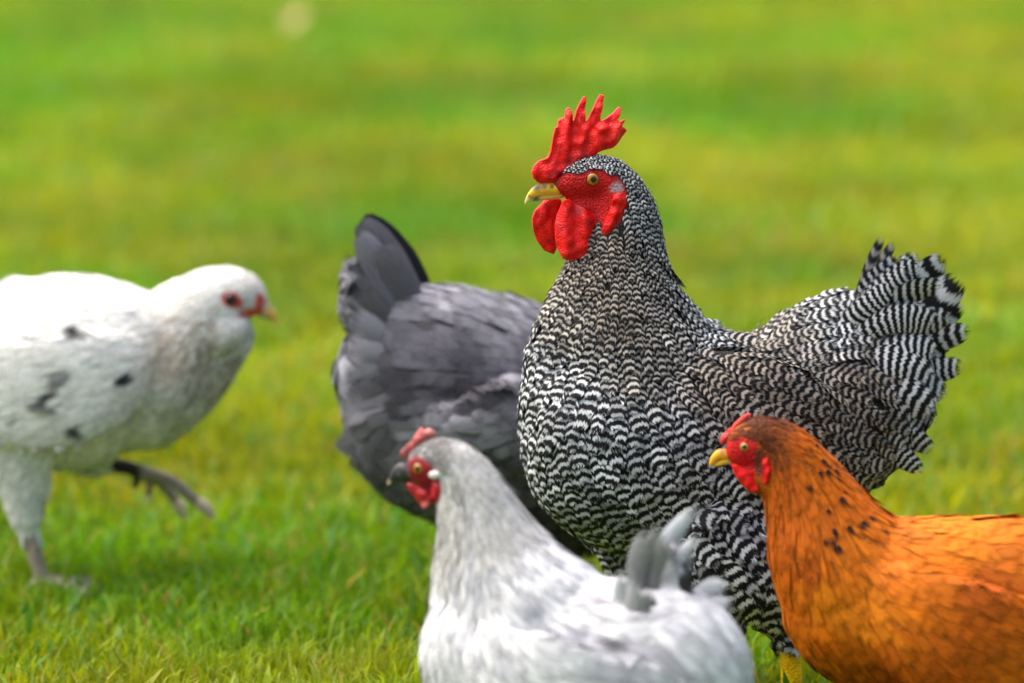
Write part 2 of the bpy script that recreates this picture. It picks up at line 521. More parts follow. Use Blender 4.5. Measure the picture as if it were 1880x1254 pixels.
        d2 = (P[:, 0, None] - A[None, :, 0]) ** 2 + (P[:, 2, None] - A[None, :, 1]) ** 2
        W = 1 / (d2 + 1e-5) ** 2
        W /= W.sum(1)[:, None]
        D = W @ dirs
        Q = W @ par
        Ls, Ws = Q[:, 0], Q[:, 1]
        rad = np.sqrt(Ls * 0.36 * Ws * 0.62) * 0.80 / math.sqrt(density)
        # dart throwing
        cell = 0.006
        grid = {}
        order = np.arange(len(P))
        acc = []
        Pl = P.tolist(); rl = rad.tolist()
        for i in order:
            p = Pl[i]; r = rl[i]
            k = int(math.ceil(r / cell))
            ix, iy, iz = int(math.floor(p[0] / cell)), int(math.floor(p[1] / cell)), int(math.floor(p[2] / cell))
            ok = True
            rr = r * r
            for gx in range(ix - k, ix + k + 1):
                for gy in range(iy - k, iy + k + 1):
                    for gz in range(iz - k, iz + k + 1):
                        for q in grid.get((gx, gy, gz), ()):
                            if (q[0] - p[0]) ** 2 + (q[1] - p[1]) ** 2 + (q[2] - p[2]) ** 2 < rr:
                                ok = False; break
                        if not ok: break
                    if not ok: break
                if not ok: break
            if ok:
                grid.setdefault((ix, iy, iz), []).append(p)
                acc.append(i)
                if len(acc) >= maxn: break
        acc = np.array(acc)
        rowsv = [0.0, 0.28, 0.55, 0.76, 0.91, 1.0]
        prof = [0.45, 0.80, 1.0, 0.95, 0.66, 0.20]
        spot_l = [(*s.tr(q[0], q[1]), q[2] * s.px, q[3], q[4]) for q in spots]
        tips_l = [(*s.tr(q[0], q[1]), q[2] * s.px, q[3]) for q in tipspots]
        exc_l = [(*s.tr(q[0], q[1]), q[2] * s.px) for q in exclude]
        VV, UV, CC, PH, NB = [], [], [], [], []
        near = s.bvh.find_nearest
        for i in acc:
            p = Vector(P[i]); n = Vector(nrm[fi[i]])
            L, w = Ls[i] * (0.75 + 0.45 * rg.random()), Ws[i] * 0.5 * (0.75 + 0.5 * rg.random())
            t = Vector((D[i, 0], 0, D[i, 1]))
            ruffle = 2.4 if rg.random() < 0.06 else 1.0
            jit = rg.normal(0, 0.14) * ruffle
            t = t + Vector((0, jit, 0)) + Vector((-t.z, 0, t.x)) * rg.normal(0, 0.14) * ruffle
            if t.length < 1e-4: t = Vector((1, 0, 0))
            t.normalize()
            stick = abs(t.dot(n))
            tt = t - n * t.dot(n)
            if tt.length < 0.15:
                tt = Vector((0.3 * D[i, 0], 0, -1)); tt = tt - n * tt.dot(n)
            t = tt.normalized()
            rnd = rg.random()
            pj = Q[i, 5] * (1 + 0.09 * rg.normal())
            col = Q[i, 2:5] * (1 + colour_jitter * rg.normal())
            mid = (P[i][0] + t.x * L * 0.7, P[i][2] + t.z * L * 0.7)
            for (sx, sz, sr, sc, prob) in spot_l:
                dd = math.hypot(mid[0] - sx, mid[1] - sz)
                if dd < sr and rg.random() < prob:
                    col = np.array(sc) * (1 + 0.1 * rg.normal())
            ph0 = 0.0
            if any(math.hypot(P[i][0] + t.x * L * f - ex[0], P[i][2] + t.z * L * f - ex[1]) < ex[2] for ex in exc_l for f in (0, .3, .6, .9)):
                continue
            if tips_l:
                for (sx, sz, sr, prob) in tips_l:
                    if math.hypot(mid[0] - sx, mid[1] - sz) < sr and rg.random() < prob: ph0 = 1.0
            rs = rise * (0.7 + 0.6 * rg.random()) * min(1.5, L / 0.028)
            pc = p.copy(); nn = n
            prev = 0.0
            lift_tip = 0.0006 * rg.random()
            twist = rg.normal(0, 0.12)
            if rg.random() < 0.05: rs *= 1.7; twist *= 2.5
            for k, v in enumerate(rowsv):
                if k:
                    q = pc + t * (v - prev) * L
                    hit = near(q)
                    if hit[0] is not None and hit[3] < 0.02:
                        pc, nn = hit[0], hit[1]
                        if nn.dot(n) < -0.2: nn = n
                    else:
                        pc = q
                    t2 = t - nn * t.dot(nn)
                    if t2.length > 0.2: t = t2.normalized()
                    prev = v
                bt = nn.cross(t)
                h = 0.0006 + rs * v + (lift_tip * v * v)
                ctr = pc + nn * h
                wk = w * prof[k]
                sag = wk * wk / (2 * 0.05) + curl * wk
                for u in (-1, 0, 1):
                    if u == 0: VV.append(ctr[:])
                    else: VV.append((ctr + bt * (u * wk) - nn * (sag - twist * wk * u))[:])
                    NB.append(nn[:])
                    UV.append((u * max(prof[k], 0.5) if k == 5 else u, v, rnd))
                if ctrl_phase:
                    phv = ctrl_phase(P[i][0], P[i][2]) if k == 0 else phb + v * L / pj
                    if k == 0:
                        phb = phv + rg.normal(0, phase_jitter)
                        phv = phb
                else:
                    phv = ph0
                PH += [phv] * 3
                CC += [(col[0], col[1], col[2], 1.0)] * 3
        n = len(VV) // 18
        ids = (np.arange(n) * 18)[:, None]
        quads = []
        for k in range(5):
            for u in range(2):
                o = k * 3 + u
                quads.append(np.stack([ids[:, 0] + o, ids[:, 0] + o + 3, ids[:, 0] + o + 4, ids[:, 0] + o + 1], 1))
        me = from_arrays('plumage', np.array(VV), [np.concatenate(quads)])
        attr(me, 'fuv', 'FLOAT_VECTOR', np.array(UV))
        attr(me, 'fcol', 'FLOAT_COLOR', np.clip(np.array(CC), 0, 1))
        attr(me, 'fph', 'FLOAT', np.array(PH))
        # the vane is soft: its shading follows the body under it
        vn = np.empty(len(me.vertices) * 3, dtype=np.float32); me.vertices.foreach_get('normal', vn); vn = vn.reshape(-1, 3)
        nb = np.array(NB)
        nn_ = vn * (1 - soft) + nb * soft
        nn_ /= np.linalg.norm(nn_, axis=1)[:, None] + 1e-9
        me.normals_split_custom_set_from_vertices(nn_.tolist())
        o = mesh_obj('plumage', me, mat, s.root)
        tag(o, kind='stuff')
        return n

    def quill(s, name, mat, pts, width, col, pitch=9.0, y=(0, 0, 0), roll=0.0, cup=0.25, taper=0.55, coltip=None, phase=0.0, tipspot=0.0, blunt=0.3):
        """one large feather: pts root, middle, tip in the profile; width px; y lateral metres at the three points"""
        P = [(*s.tr(*p), yy) for p, yy in zip(pts, y)]
        p0, p1, p2 = [Vector((a, yy, b)) for a, b, yy in P]
        w = width * s.px * 0.5
        rows, cols = 14, 5
        L = (p1 - p0).length + (p2 - p1).length
        rnd = random.random()
        VV, UV, PH, CC = [], [], [], []
        for i in range(rows):
            v = i / (rows - 1)
            c = p0 * (1 - v) ** 2 + p1 * 2 * v * (1 - v) + p2 * v * v
            tan = ((p1 - p0) * (1 - v) + (p2 - p1) * v).normalized()
            lat = Vector((0, 1, 0)) - tan * tan.y
            lat.normalize()
            side = lat.cross(tan)
            rl = roll + 0.15 * v
            sd_ = side * math.cos(rl) + lat * math.sin(rl)
            nr = sd_.cross(tan)
            prof = min(1.0, taper + (1 - taper) * min(1, v / 0.5))
            if v > 1 - blunt: 
                q = (v - (1 - blunt)) / blunt
                prof *= math.sqrt(max(0.0, 1 - (q * 0.985) ** 2))
            for j in range(cols):
                u = -1 + 2 * j / (cols - 1)
                VV.append((c + sd_ * (u * w * prof) - nr * (cup * w * u * u * prof))[:])
                UV.append((u, v, rnd))
                PH.append(v * L / (pitch / 1000) + phase if pitch else tipspot)
                cc = np.array(col) if coltip is None else np.array(col) * (1 - v) + np.array(coltip) * v
                CC.append((*cc, 1))
        i = np.arange(rows * cols).reshape(rows, cols)
        f = np.stack([i[:-1, :-1].ravel(), i[:-1, 1:].ravel(), i[1:, 1:].ravel(), i[1:, :-1].ravel()], 1)
        me = from_arrays(name, np.array(VV), [f])
        attr(me, 'fuv', 'FLOAT_VECTOR', np.array(UV)); attr(me, 'fcol', 'FLOAT_COLOR', np.array(CC)); attr(me, 'fph', 'FLOAT', np.array(PH))
        return mesh_obj(name, me, mat, s.root)

    def flap(s, name, outline, thick, y0, col, voxel=0.0009, bend=None, smooth=3, mat=None, parent=None, paint=(), ripple=0.0):
        """fleshy plate: outline in the profile, real thickness, rounded rim"""
        pl = s.poly(outline)
        n = len(pl)
        bm = bmesh.new()
        f0 = [bm.verts.new((x, -thick / 2, z)) for x, z in pl]
        f = bm.faces.new(f0)
        r = bmesh.ops.extrude_face_region(bm, geom=[f])
        vs = [g for g in r['geom'] if isinstance(g, bmesh.types.BMVert)]
        bmesh.ops.translate(bm, verts=vs, vec=(0, thick, 0))
        bmesh.ops.triangulate(bm, faces=bm.faces[:])
        bmesh.ops.recalc_face_normals(bm, faces=bm.faces[:])
        V = [v.co[:] for v in bm.verts]
        for i, v in enumerate(bm.verts): v.index = i
        F = [tuple(v.index for v in fa.verts) for fa in bm.faces]
        bm.free()
        me = remeshed(V, F, voxel, smooth, 0.5)
        co = coords(me)
        d = poly_dist(co[:, 0], co[:, 2], pl)
        # thinner towards the rim
        co[:, 1] *= np.clip(0.45 + d / 0.010, 0.45, 1.15)
        if ripple:
            co[:, 1] += ripple * (vnoise(co[:, 0] * 160 + 5, co[:, 2] * 160, 14) - 0.5)
        if bend is not None:
            co[:, 1] += bend(co[:, 0], co[:, 2])
        co[:, 1] += y0
        me.vertices.foreach_set('co', co.ravel()); me.update()
        cl = np.tile(np.array([*col, 1.0]), (len(co), 1))
        cl[:, :3] *= (0.8 + 0.4 * vnoise(co[:, 0] * 220, co[:, 2] * 220, 6))[:, None]
        for (px, py, r, c) in paint:
            x, z = s.tr(px, py)
            w = np.clip(1.3 - np.hypot(co[:, 0] - x, co[:, 2] - z) / (r * s.px), 0, 1)[:, None]
            cl[:, :3] = cl[:, :3] * (1 - w) + np.array(c)[None] * w
        attr(me, 'tint', 'FLOAT_COLOR', cl)
        return mesh_obj(name, me, mat or MAT_FLESH, parent or s.root)

    def horn(s, name, st, col, paint=(), parent=None, mat=None):
        V, F = s.loft_arrays(st, rings=30, seg=20)
        me = bpy.data.meshes.new(name)
        me.from_pydata([tuple(v) for v in V], [], F)
        me.update()
        me.polygons.foreach_set('use_smooth', np.full(len(me.polygons), True))
        co = coords(me)
        cl = np.tile(np.array([*col, 1.0]), (len(co), 1))
        for (px, py, r, c) in paint:
            x, z = s.tr(px, py)
            w = np.clip(1.4 - np.hypot(co[:, 0] - x, co[:, 2] - z) / (r * s.px), 0, 1)[:, None]
            cl[:, :3] = cl[:, :3] * (1 - w) + np.array(c)[None] * w
        attr(me, 'tint', 'FLOAT_COLOR', cl)
        return mesh_obj(name, me, mat or MAT_HORN, parent or s.root)

    def eyes(s, px, py, r, iris, pupil=0.42, lid=(0.45, 0.01, 0.01), rimc=(0.05, 0.02, 0.01), out=0.55):
        x, z = s.tr(px, py)
        R = r * s.px
        for sg in (-1, 1):
            # find the cheek surface from the side
            hit = s.bvh.ray_cast(Vector((x, sg * 0.2, z)), Vector((0, -sg, 0)))
            ys = hit[0].y if hit[0] is not None else sg * 0.02
            V, F, C = [], [], []
            seg, rn = 28, 16
            for i in range(rn + 1):
                a = math.pi * i / rn
                for k in range(seg):
                    b = 2 * math.pi * k / seg
                    V.append((R * math.sin(a) * math.cos(b), sg * R * math.cos(a) * 0.75, R * math.sin(a) * math.sin(b)))
                    q = math.sin(a) if a < math.pi / 2 else 1.2
                    if q < pupil: c = (0.004, 0.004, 0.004)
                    elif q < 0.86:
                        w = 0.75 + 0.5 * random.random()
                        c = tuple(w * e for e in iris)
                    else: c = rimc
                    C.append((*c, 1))
            for i in range(rn):
                for k in range(seg):
                    F.append((i * seg + k, i * seg + (k + 1) % seg, (i + 1) * seg + (k + 1) % seg, (i + 1) * seg + k))
            me = from_arrays('eye', np.array(V), [np.array(F)])
            attr(me, 'tint', 'FLOAT_COLOR', np.array(C))
            o = mesh_obj('eye', me, MAT_EYE, s.root)
            o.location = (x, ys - sg * R * (0.75 - out), z)
            # eyelid ring
            V, F = [], []
            n, m = 32, 10
            for i in range(n):
                a = 2 * math.pi * i / n
                for k in range(m):
                    b = 2 * math.pi * k / m
                    rr = R * (1.02 + 0.16 * math.cos(b))
                    V.append((rr * math.cos(a), sg * (R * 0.16 * math.sin(b) + R * 0.12), rr * math.sin(a) * 0.92))
            for i in range(n):
                for k in range(m):
                    F.append((i * m + k, ((i + 1) % n) * m + k, ((i + 1) % n) * m + (k + 1) % m, i * m + (k + 1) % m))
            me = from_arrays('eyelid', np.array(V), [np.array(F)])
            attr(me, 'tint', 'FLOAT_COLOR', np.tile(np.array([*lid, 1.0]), (len(V), 1)))
            l = mesh_obj('eyelid', me, MAT_SKIN, o)

    def foot(s, px, y, col_r=9, spread=0.028, fwd=-1):
        """three front toes and a hind toe on the ground, as shells of the body"""
        x, z = s.tr(px, 1000)
        g = 0.006
        for (dx, dy) in ((fwd * 0.052, 0.0), (fwd * 0.045, spread), (fwd * 0.045, -spread), (-fwd * 0.024, 0.0)):
            s.rawtube([(x, y, 0.014, 0.0075), (x + dx * 0.5, y + dy * 0.55, 0.011, 0.0058), (x + dx * 0.9, y + dy * 0.95, 0.008, 0.0048), (x + dx * 1.12, y + dy * 1.12, 0.005, 0.002)])

    def rawtube(s, rows, seg=12):
        R = catmull(rows, 14)
        c = R[:, :3]; t = np.gradient(c, axis=0); t /= np.linalg.norm(t, axis=1)[:, None]
        V = [c[0]]; F = []
        ref = np.array([0, 0, 1.0])
        for i in range(len(c)):
            if abs(t[i] @ ref) > 0.9: ref2 = np.array([1.0, 0, 0])
            else: ref2 = ref
            a = np.cross(t[i], ref2); a /= np.linalg.norm(a); b = np.cross(t[i], a)
            for k in range(seg):
                g = 2 * math.pi * k / seg
                V.append(c[i] + (a * math.cos(g) + b * math.sin(g)) * max(R[i, 3], 0.0008))
        V.append(c[-1])
        n = len(c)
        for k in range(seg): F.append((0, 1 + (k + 1) % seg, 1 + k))
        for i in range(n - 1):
            for k in range(seg):
                p, q = 1 + i * seg + k, 1 + i * seg + (k + 1) % seg
                F.append((p, q, q + seg, p + seg))
        last = 1 + (n - 1) * seg
        for k in range(seg): F.append((last + k, last + (k + 1) % seg, len(V) - 1))
        o = sum(len(v) for v in s.shells_v)
        s.shells_v.append(V)
        s.shells_f += [tuple(i + o for i in f) for f in F]

def zoomer(k, ox, oy):
    return lambda pts: [(ox + a / k, oy + b / k) for a, b in pts]

RED = (0.80, 0.005, 0.004)
RED_FACE = (0.52, 0.011, 0.012)

# ------------------------------------------------------------------ barred rooster
def rooster():
    B = Bird('rooster', 'black and white barred rooster with tall red comb and long wattles standing in the middle', 'rooster', 1300, 0.05, 14)
    z = zoomer(3.39, 920, 150)
    g = -0.003
    # head, neck
    B.shell([(1012, 341, 12, .8), (1035, 338, 30, .85), (1072, 330, 43, .85), (1105, 328, 46, .88), (1128, 352, 56, .85), (1140, 400, 72, .82), (1137, 460, 88, .82),
             (1132, 530, 116, .84), (1140, 610, 150, .82), (1165, 700, 178, .8), (1200, 790, 170, .8), (1230, 850, 120, .8)], grow=g)
    B.shell([(1040, 372, 14, .8), (1065, 378, 24, .9), (1095, 380, 30, .9), (1120, 385, 34, .9)], grow=0)
    B.shell([(1072, 500, 40, .85), (1060, 560, 60, .85), (1050, 620, 76, .85), (1046, 690, 86, .85), (1060, 760, 80, .8)], grow=g)
    # trunk
    B.shell([(964, 742, 20, .8), (985, 742, 92, .85), (1030, 752, 152, .82), (1100, 775, 202, .78), (1200, 800, 226, .76), (1300, 818, 222, .76), (1400, 805, 203, .76),
             (1480, 762, 186, .74), (1550, 705, 180, .66), (1600, 655, 160, .5), (1640, 610, 120, .38), (1660, 580, 70, .3), (1668, 570, 30, .3)], grow=g)
    # rear fluff under the tail
    B.shell([(1500, 760, 90, .8), (1580, 790, 105, .75), (1630, 800, 65, .7), (1660, 805, 25, .7)], grow=g)
    # folded wings
    for sg in (-1, 1):
        B.shell([(1190, 690, 40, .3, sg * 0.036), (1250, 710, 90, .28, sg * 0.057), (1340, 745, 112, .22, sg * 0.074), (1430, 785, 100, .2, sg * 0.072), (1520, 815, 62, .2, sg * 0.059), (1590, 838, 20, .25, sg * 0.044)], grow=0)
        # thigh, shank
        ex = -26 if sg < 0 else -70
        B.shell([(1270 + ex, 930, 130, .6, sg * .045), (1330 + ex, 1020, 125, .62, sg * .05), (1388 + ex, 1050, 88, .7, sg * .052), (1424 + ex, 1100, 50, .8, sg * .052), (1440 + ex, 1130, 26, .9, sg * .052)], grow=g)
        B.shell([(1440 + ex, 1115, 22, 1, sg * .052), (1448 + ex, 1230, 20, 1, sg * .052), (1446 + ex, 1290, 20, 1, sg * .052), (1444 + ex, 1322, 22, 1, sg * .052)])
        B.foot(1444 + ex, sg * .052)
    face = z([(300, 640), (340, 600), (400, 565), (470, 560), (530, 535), (620, 530), (690, 575), (728, 620), (745, 690), (735, 760), (690, 850), (640, 900), (570, 850), (500, 830), (420, 790), (340, 760), (260, 730), (255, 660)])
    legp = [(1290, 1130), (1500, 1130), (1540, 1420), (1240, 1420)]
    B.make_body(under=(0.016, 0.016, 0.017), paint=[(face, RED_FACE, 10, None), (z([(640, 650), (660, 622), (694, 610), (718, 626), (724, 655), (706, 674), (676, 678), (652, 668)]), (.36, .28, .29), 6, None), (z([(655, 560), (700, 590), (735, 640), (742, 600), (700, 550)]), (.16, .05, .05), 6, None), (z([(400, 740), (460, 765), (520, 790), (575, 815), (560, 845), (480, 815), (410, 780)]), (.20, .03, .035), 6, None), (z([(300, 640), (345, 612), (352, 632), (318, 650)]), (.30, .06, .05), 4, None), (legp, (1.0, 0.58, 0.004), 14, None)])
    W1, TAN, GRY = (0.58, 0.60, 0.62), (0.37, 0.31, 0.25), (0.44, 0.445, 0.45)
    MIXT = (0.48, 0.44, 0.39)
    comb = [(1045, 300, -20, 7, 4, W1, 3), (1085, 285, 15, 8, 4.5, W1, 3.2), (1120, 295, 35, 9, 5, GRY, 3.6), (1145, 325, 60, 12, 5.5, GRY, 4),
            (1160, 370, 70, 18, 6, GRY, 4.6), (1195, 400, 72, 22, 7, GRY, 5), (1120, 440, 92, 20, 7, TAN, 5), (1065, 480, 105, 16, 7, TAN, 5),
            (1170, 480, 82, 26, 8, MIXT, 5.6), (1225, 500, 72, 28, 8, GRY, 5.6), (1120, 540, 92, 28, 9, TAN, 6), (1030, 560, 108, 22, 11, MIXT, 6.4),
            (1190, 580, 78, 34, 9, MIXT, 6.2), (1270, 590, 52, 36, 10, W1, 6.4), (1140, 630, 85, 34, 11, MIXT, 6.6), (1240, 650, 62, 36, 11, TAN, 6.6),
            (990, 640, 103, 26, 17, W1, 7.6), (975, 740, 92, 30, 18, W1, 8), (1000, 830, 66, 30, 18, W1, 8), (1060, 700, 92, 32, 18, W1, 8),
            (1080, 800, 76, 33, 20, W1, 8.4), (1050, 900, 52, 30, 20, GRY, 8.6), (1130, 960, 45, 30, 20, GRY, 8.6), (1150, 870, 60, 34, 20, W1, 8.8), (1160, 740, 74, 34, 18, W1, 8.2),
            (1250, 800, 52, 36, 20, W1, 8.8), (1230, 900, 52, 36, 21, W1, 9), (1310, 640, 30, 32, 12, TAN, 7), (1330, 700, 25, 34, 15, TAN, 8), (1420, 760, 25, 36, 16, TAN, 8), (1300, 760, 35, 34, 16, TAN, 8.4), (1500, 820, 25, 38, 16, MIXT, 8),
            (1390, 620, 5, 30, 11, MIXT, 6.6), (1470, 600, -8, 34, 12, W1, 7), (1530, 560, -30, 36, 14, W1, 7.4), (1480, 680, 18, 38, 11, TAN, 6.6), (1560, 650, 20, 40, 12, TAN, 6.8), (1540, 740, 40, 40, 13, TAN, 7),
            (1590, 500, -45, 44, 20, W1, 8), (1620, 560, -30, 50, 24, W1, 8.6), (1690, 560, -12, 56, 28, W1, 9), (1640, 660, 10, 52, 30, W1, 9), (1680, 680, 15, 52, 28, W1, 9), (1620, 760, 35, 46, 28, W1, 9), (1640, 830, 50, 42, 22, W1, 8), (1570, 850, 50, 40, 18, MIXT, 7.4),
            (1300, 960, 52, 42, 25, W1, 11.5), (1380, 930, 75, 46, 28, W1, 13), (1400, 1020, 80, 46, 28, W1, 12.5), (1330, 1060, 60, 42, 25, W1, 11), (1420, 1120, 100, 36, 22, W1, 10.5), (1400, 1190, 85, 26, 14, GRY, 8), (1440, 1190, 100, 24, 12, GRY, 8)]
    # bar phase runs along the body from the crown to the tail
    spine = [(1060, 290, 3.4), (1120, 320, 3.8), (1140, 400, 4.8), (1135, 520, 6), (1140, 620, 6.6), (1180, 740, 8.3), (1260, 820, 9), (1400, 800, 8.3), (1520, 720, 7.4), (1620, 640, 8.6), (1740, 560, 9)]
    S = np.array([(*B.tr(a, b), c / 1000) for a, b, c in spine])
    seg = np.hypot(*(S[1:, :2] - S[:-1, :2]).T)
    cum = np.concatenate([[0], np.cumsum(seg / ((S[1:, 2] + S[:-1, 2]) / 2))])
    def phase(x, zz):
        best, val = 1e9, 0
        for i in range(len(S) - 1):
            a, b = S[i], S[i + 1]
            dx, dz = b[0] - a[0], b[1] - a[1]
            t = min(1, max(0, ((x - a[0]) * dx + (zz - a[1]) * dz) / (dx * dx + dz * dz)))
            d = (x - a[0] - t * dx) ** 2 + (zz - a[1] - t * dz) ** 2
            if d < best: best, val = d, cum[i] + t * (cum[i + 1] - cum[i])
        return val
    nf = B.plumage(MAT_BARRED, comb, ctrl_phase=phase, rise=0.0046, soft=0.35, colour_jitter=0.2, density=1.15, phase_jitter=0.2, exclude=[(1080, 326, 17)], maxn=12000, seed=3)
    print('rooster feathers', nf)
    # tail: large barred feathers, far side first
    W2, GY2 = (0.68, 0.69, 0.70), (0.24, 0.215, 0.20)
    T = [  # root, mid, tip, width, lateral (root, mid, tip), colour, pitch
        [(1560, 590), (1596, 500), (1636, 434), 24, (.0, .01, .02), GY2, 15],
        [(1580, 590), (1625, 490), (1664, 450), 24, (.01, .02, .03), GY2, 16],
        [(1600, 600), (1660, 510), (1700, 470), 56, (.01, .02, .02), W2, 13],
        [(1610, 620), (1690, 520), (1738, 470), 81, (.0, .0, .0), W2, 21],
        [(1620, 640), (1715, 560), (1764, 506), 78, (.0, -.005, -.005), W2, 24],
        [(1620, 650), (1715, 590), (1772, 552), 73, (.005, .0, .0), W2, 22],
        [(1610, 670), (1710, 615), (1772, 602), 54, (-.016, -.020, -.018), W2, 11],
        [(1610, 660), (1700, 640), (1750, 630), 66, (.0, .0, .0), W2, 16],
        [(1600, 700), (1690, 672), (1758, 668), 61, (-.020, -.026, -.022), W2, 8.5],
        [(1600, 720), (1680, 700), (1724, 725), 56, (-.018, -.022, -.02), W2, 8],
        [(1590, 740), (1670, 730), (1706, 770), 59, (-.024, -.03, -.024), W2, 8],
        [(1540, 660), (1615, 632), (1690, 690), 85, (-.044, -.052, -.040), W2, 9.5],
        [(1540, 700), (1615, 690), (1696, 750), 90, (-.048, -.056, -.042), W2, 9.5],
        [(1570, 775), (1640, 775), (1690, 822), 54, (-.036, -.042, -.034), W2, 8],
        [(1560, 800), (1620, 810), (1670, 860), 54, (-.04, -.046, -.036), W2, 8],
        [(1550, 610), (1630, 550), (1700, 592), 68, (-.036, -.044, -.034), W2, 8.5],
        [(1540, 580), (1600, 515), (1656, 492), 56, (-.026, -.034, -.028), W2, 8],
        [(1560, 570), (1620, 490), (1680, 488), 56, (-.020, -.028, -.022), W2, 8.5],
        [(1560, 600), (1640, 520), (1715, 520), 63, (-.028, -.034, -.026), W2, 9],
        [(1580, 630), (1670, 570), (1735, 580), 66, (-.028, -.034, -.024), W2, 10],
        [(1520, 600), (1570, 540), (1620, 520), 54, (-.032, -.040, -.034), W2, 7.5],
        [(1560, 650), (1640, 610), (1700, 640), 66, (-.038, -.044, -.034), W2, 9],
        [(1550, 610), (1604, 510), (1652, 466), 48, (-.006, -.008, -.004), W2, 9],
        [(1560, 610), (1630, 500), (1688, 466), 52, (-.010, -.012, -.008), W2, 11],
        [(1540, 600), (1586, 520), (1626, 480), 44, (-.010, -.012, -.010), W2, 8]]
    for a, b, c, w, y, col, pit in T:
        B.quill('tail_feather', MAT_BARRED_TAIL, (a, b, c), w, col, pitch=pit * random.uniform(.85, 1.25), y=y, roll=random.uniform(-.35, .35), phase=random.random(), blunt=random.uniform(.3, .55))
    # face furniture
    comb_o = z([(275, 645), (230, 628), (196, 597), (187, 560), (205, 522), (245, 488), (285, 473), (310, 430), (320, 370), (328, 330), (343, 283), (358, 288), (367, 243), (392, 226), (402, 238), (410, 185), (428, 161), (442, 185), (453, 256), (460, 240),
                (478, 180), (503, 130), (525, 90), (535, 110), (526, 180), (528, 250), (540, 240), (568, 180), (598, 120), (622, 78), (638, 85), (630, 150), (614, 220), (618, 246), (650, 225), (690, 198), (728, 153), (738, 165), (727, 205), (714, 235),
                (722, 246), (760, 233), (767, 243), (744, 262), (740, 275), (765, 288), (774, 300), (750, 337), (725, 377), (690, 410), (640, 426), (600, 440), (570, 480), (500, 530), (450, 560), (395, 600), (350, 630), (310, 650)])
    x0, z0 = B.tr(1000, 330)
    B.flap('comb', comb_o, 0.0085, 0.0, RED, bend=lambda x, zz: 0.004 * np.sin((x - x0) * 60) * np.clip((zz - z0) / 0.04, 0, 1.2) + 0.0016 * np.sin((x - x0 - 0.25 * (zz - z0)) * 420) * np.clip((zz - z0 - .012) / 0.02, 0, 1), ripple=0.004, voxel=0.0006, smooth=1, paint=[(*z([(430, 500)])[0], 14, (.46, .006, .008)), (*z([(500, 460)])[0], 10, (.40, .008, .01)), (*z([(300, 590)])[0], 12, (.50, .006, .008)), (*z([(360, 560)])[0], 12, (.42, .006, .008)), (*z([(700, 330)])[0], 12, (.86, .03, .025)), (*z([(600, 330)])[0], 9, (.86, .015, .01))])
    near_w = z([(362, 720), (400, 722), (450, 755), (510, 785), (568, 815), (592, 865), (580, 930), (550, 1000), (512, 1055), (450, 1088), (400, 1098), (350, 1085), (322, 1020), (312, 950), (312, 880), (330, 810), (350, 755)])
    far_w = z([(290, 735), (330, 730), (385, 735), (400, 800), (390, 900), (380, 1000), (350, 1085), (290, 1062), (245, 1002), (215, 920), (208, 860), (225, 810), (260, 772)])
    xw, zw = B.tr(*z([(400, 760)])[0])
    B.flap('wattle', near_w, 0.008, -0.013, RED, bend=lambda x, zz: -0.006 * np.clip((zw - zz) / 0.05, 0, 1) * np.cos((x - xw) * 55) + 0.002 * np.sin((x - xw) * 330), ripple=0.0028, paint=[(*z([(520, 860)])[0], 14, (.48, .006, .008)), (*z([(335, 900)])[0], 8, (.55, .005, .006)), (*z([(420, 1020)])[0], 12, (.86, .012, .01)), (*z([(450, 790)])[0], 12, (.40, .008, .01))])
    B.flap('wattle', far_w, 0.008, 0.009, RED, bend=lambda x, zz: 0.004 * np.clip((zw - zz) / 0.05, 0, 1), ripple=0.003)
    ear = z([(655, 685), (700, 675), (728, 700), (733, 740), (698, 812), (656, 890), (612, 950), (584, 946), (580, 910), (608, 840), (640, 760)])
    for sg in (-1, 1):
        xe, ze = B.tr(*z([(660, 780)])[0])
        h = B.bvh.ray_cast(Vector((xe, sg * .2, ze)), Vector((0, -sg, 0)))
        B.flap('earlobe', ear, 0.009, h[0].y + sg * .001, RED, ripple=0.004)
    YEL = (0.80, 0.46, 0.025)
    B.horn('upper_beak', [(*z([(410, 674)])[0], 6, .9), (*z([(340, 670)])[0], 11.5, .85), (*z([(280, 668)])[0], 12, .8), (*z([(225, 680)])[0], 10.5, .75), (*z([(183, 710)])[0], 6.5, .7), (*z([(158, 745)])[0], 3, .6), (*z([(149, 766)])[0], .6, .6)], YEL,
           paint=[(*z([(215, 648)])[0], 9, (.10, .085, .09)), (*z([(262, 645)])[0], 6, (.14, .11, .10)), (*z([(160, 735)])[0], 6, (.80, .66, .36)), (*z([(390, 680)])[0], 6, (.7, .25, .08)), (*z([(172, 712)])[0], 2.5, (.25, .10, .02)), (*z([(308, 650)])[0], 4, (.16, .05, .03)), (*z([(190, 725)])[0], 3, (.30, .20, .06))])
    B.horn('lower_beak', [(*z([(400, 702)])[0], 4, 1), (*z([(340, 712)])[0], 6, 1), (*z([(280, 718)])[0], 5.5, .9), (*z([(225, 728)])[0], 4, .8), (*z([(190, 742)])[0], 1.2, .7)], (.72, .42, .10),
           paint=[(*z([(215, 728)])[0], 7, (.13, .11, .08))])
    B.eyes(*z([(541, 596)])[0], 12.2, (0.40, 0.15, 0.008), pupil=0.46, lid=(0.30, .02, .02), rimc=(.03, .015, .005))
    return B

rooster()

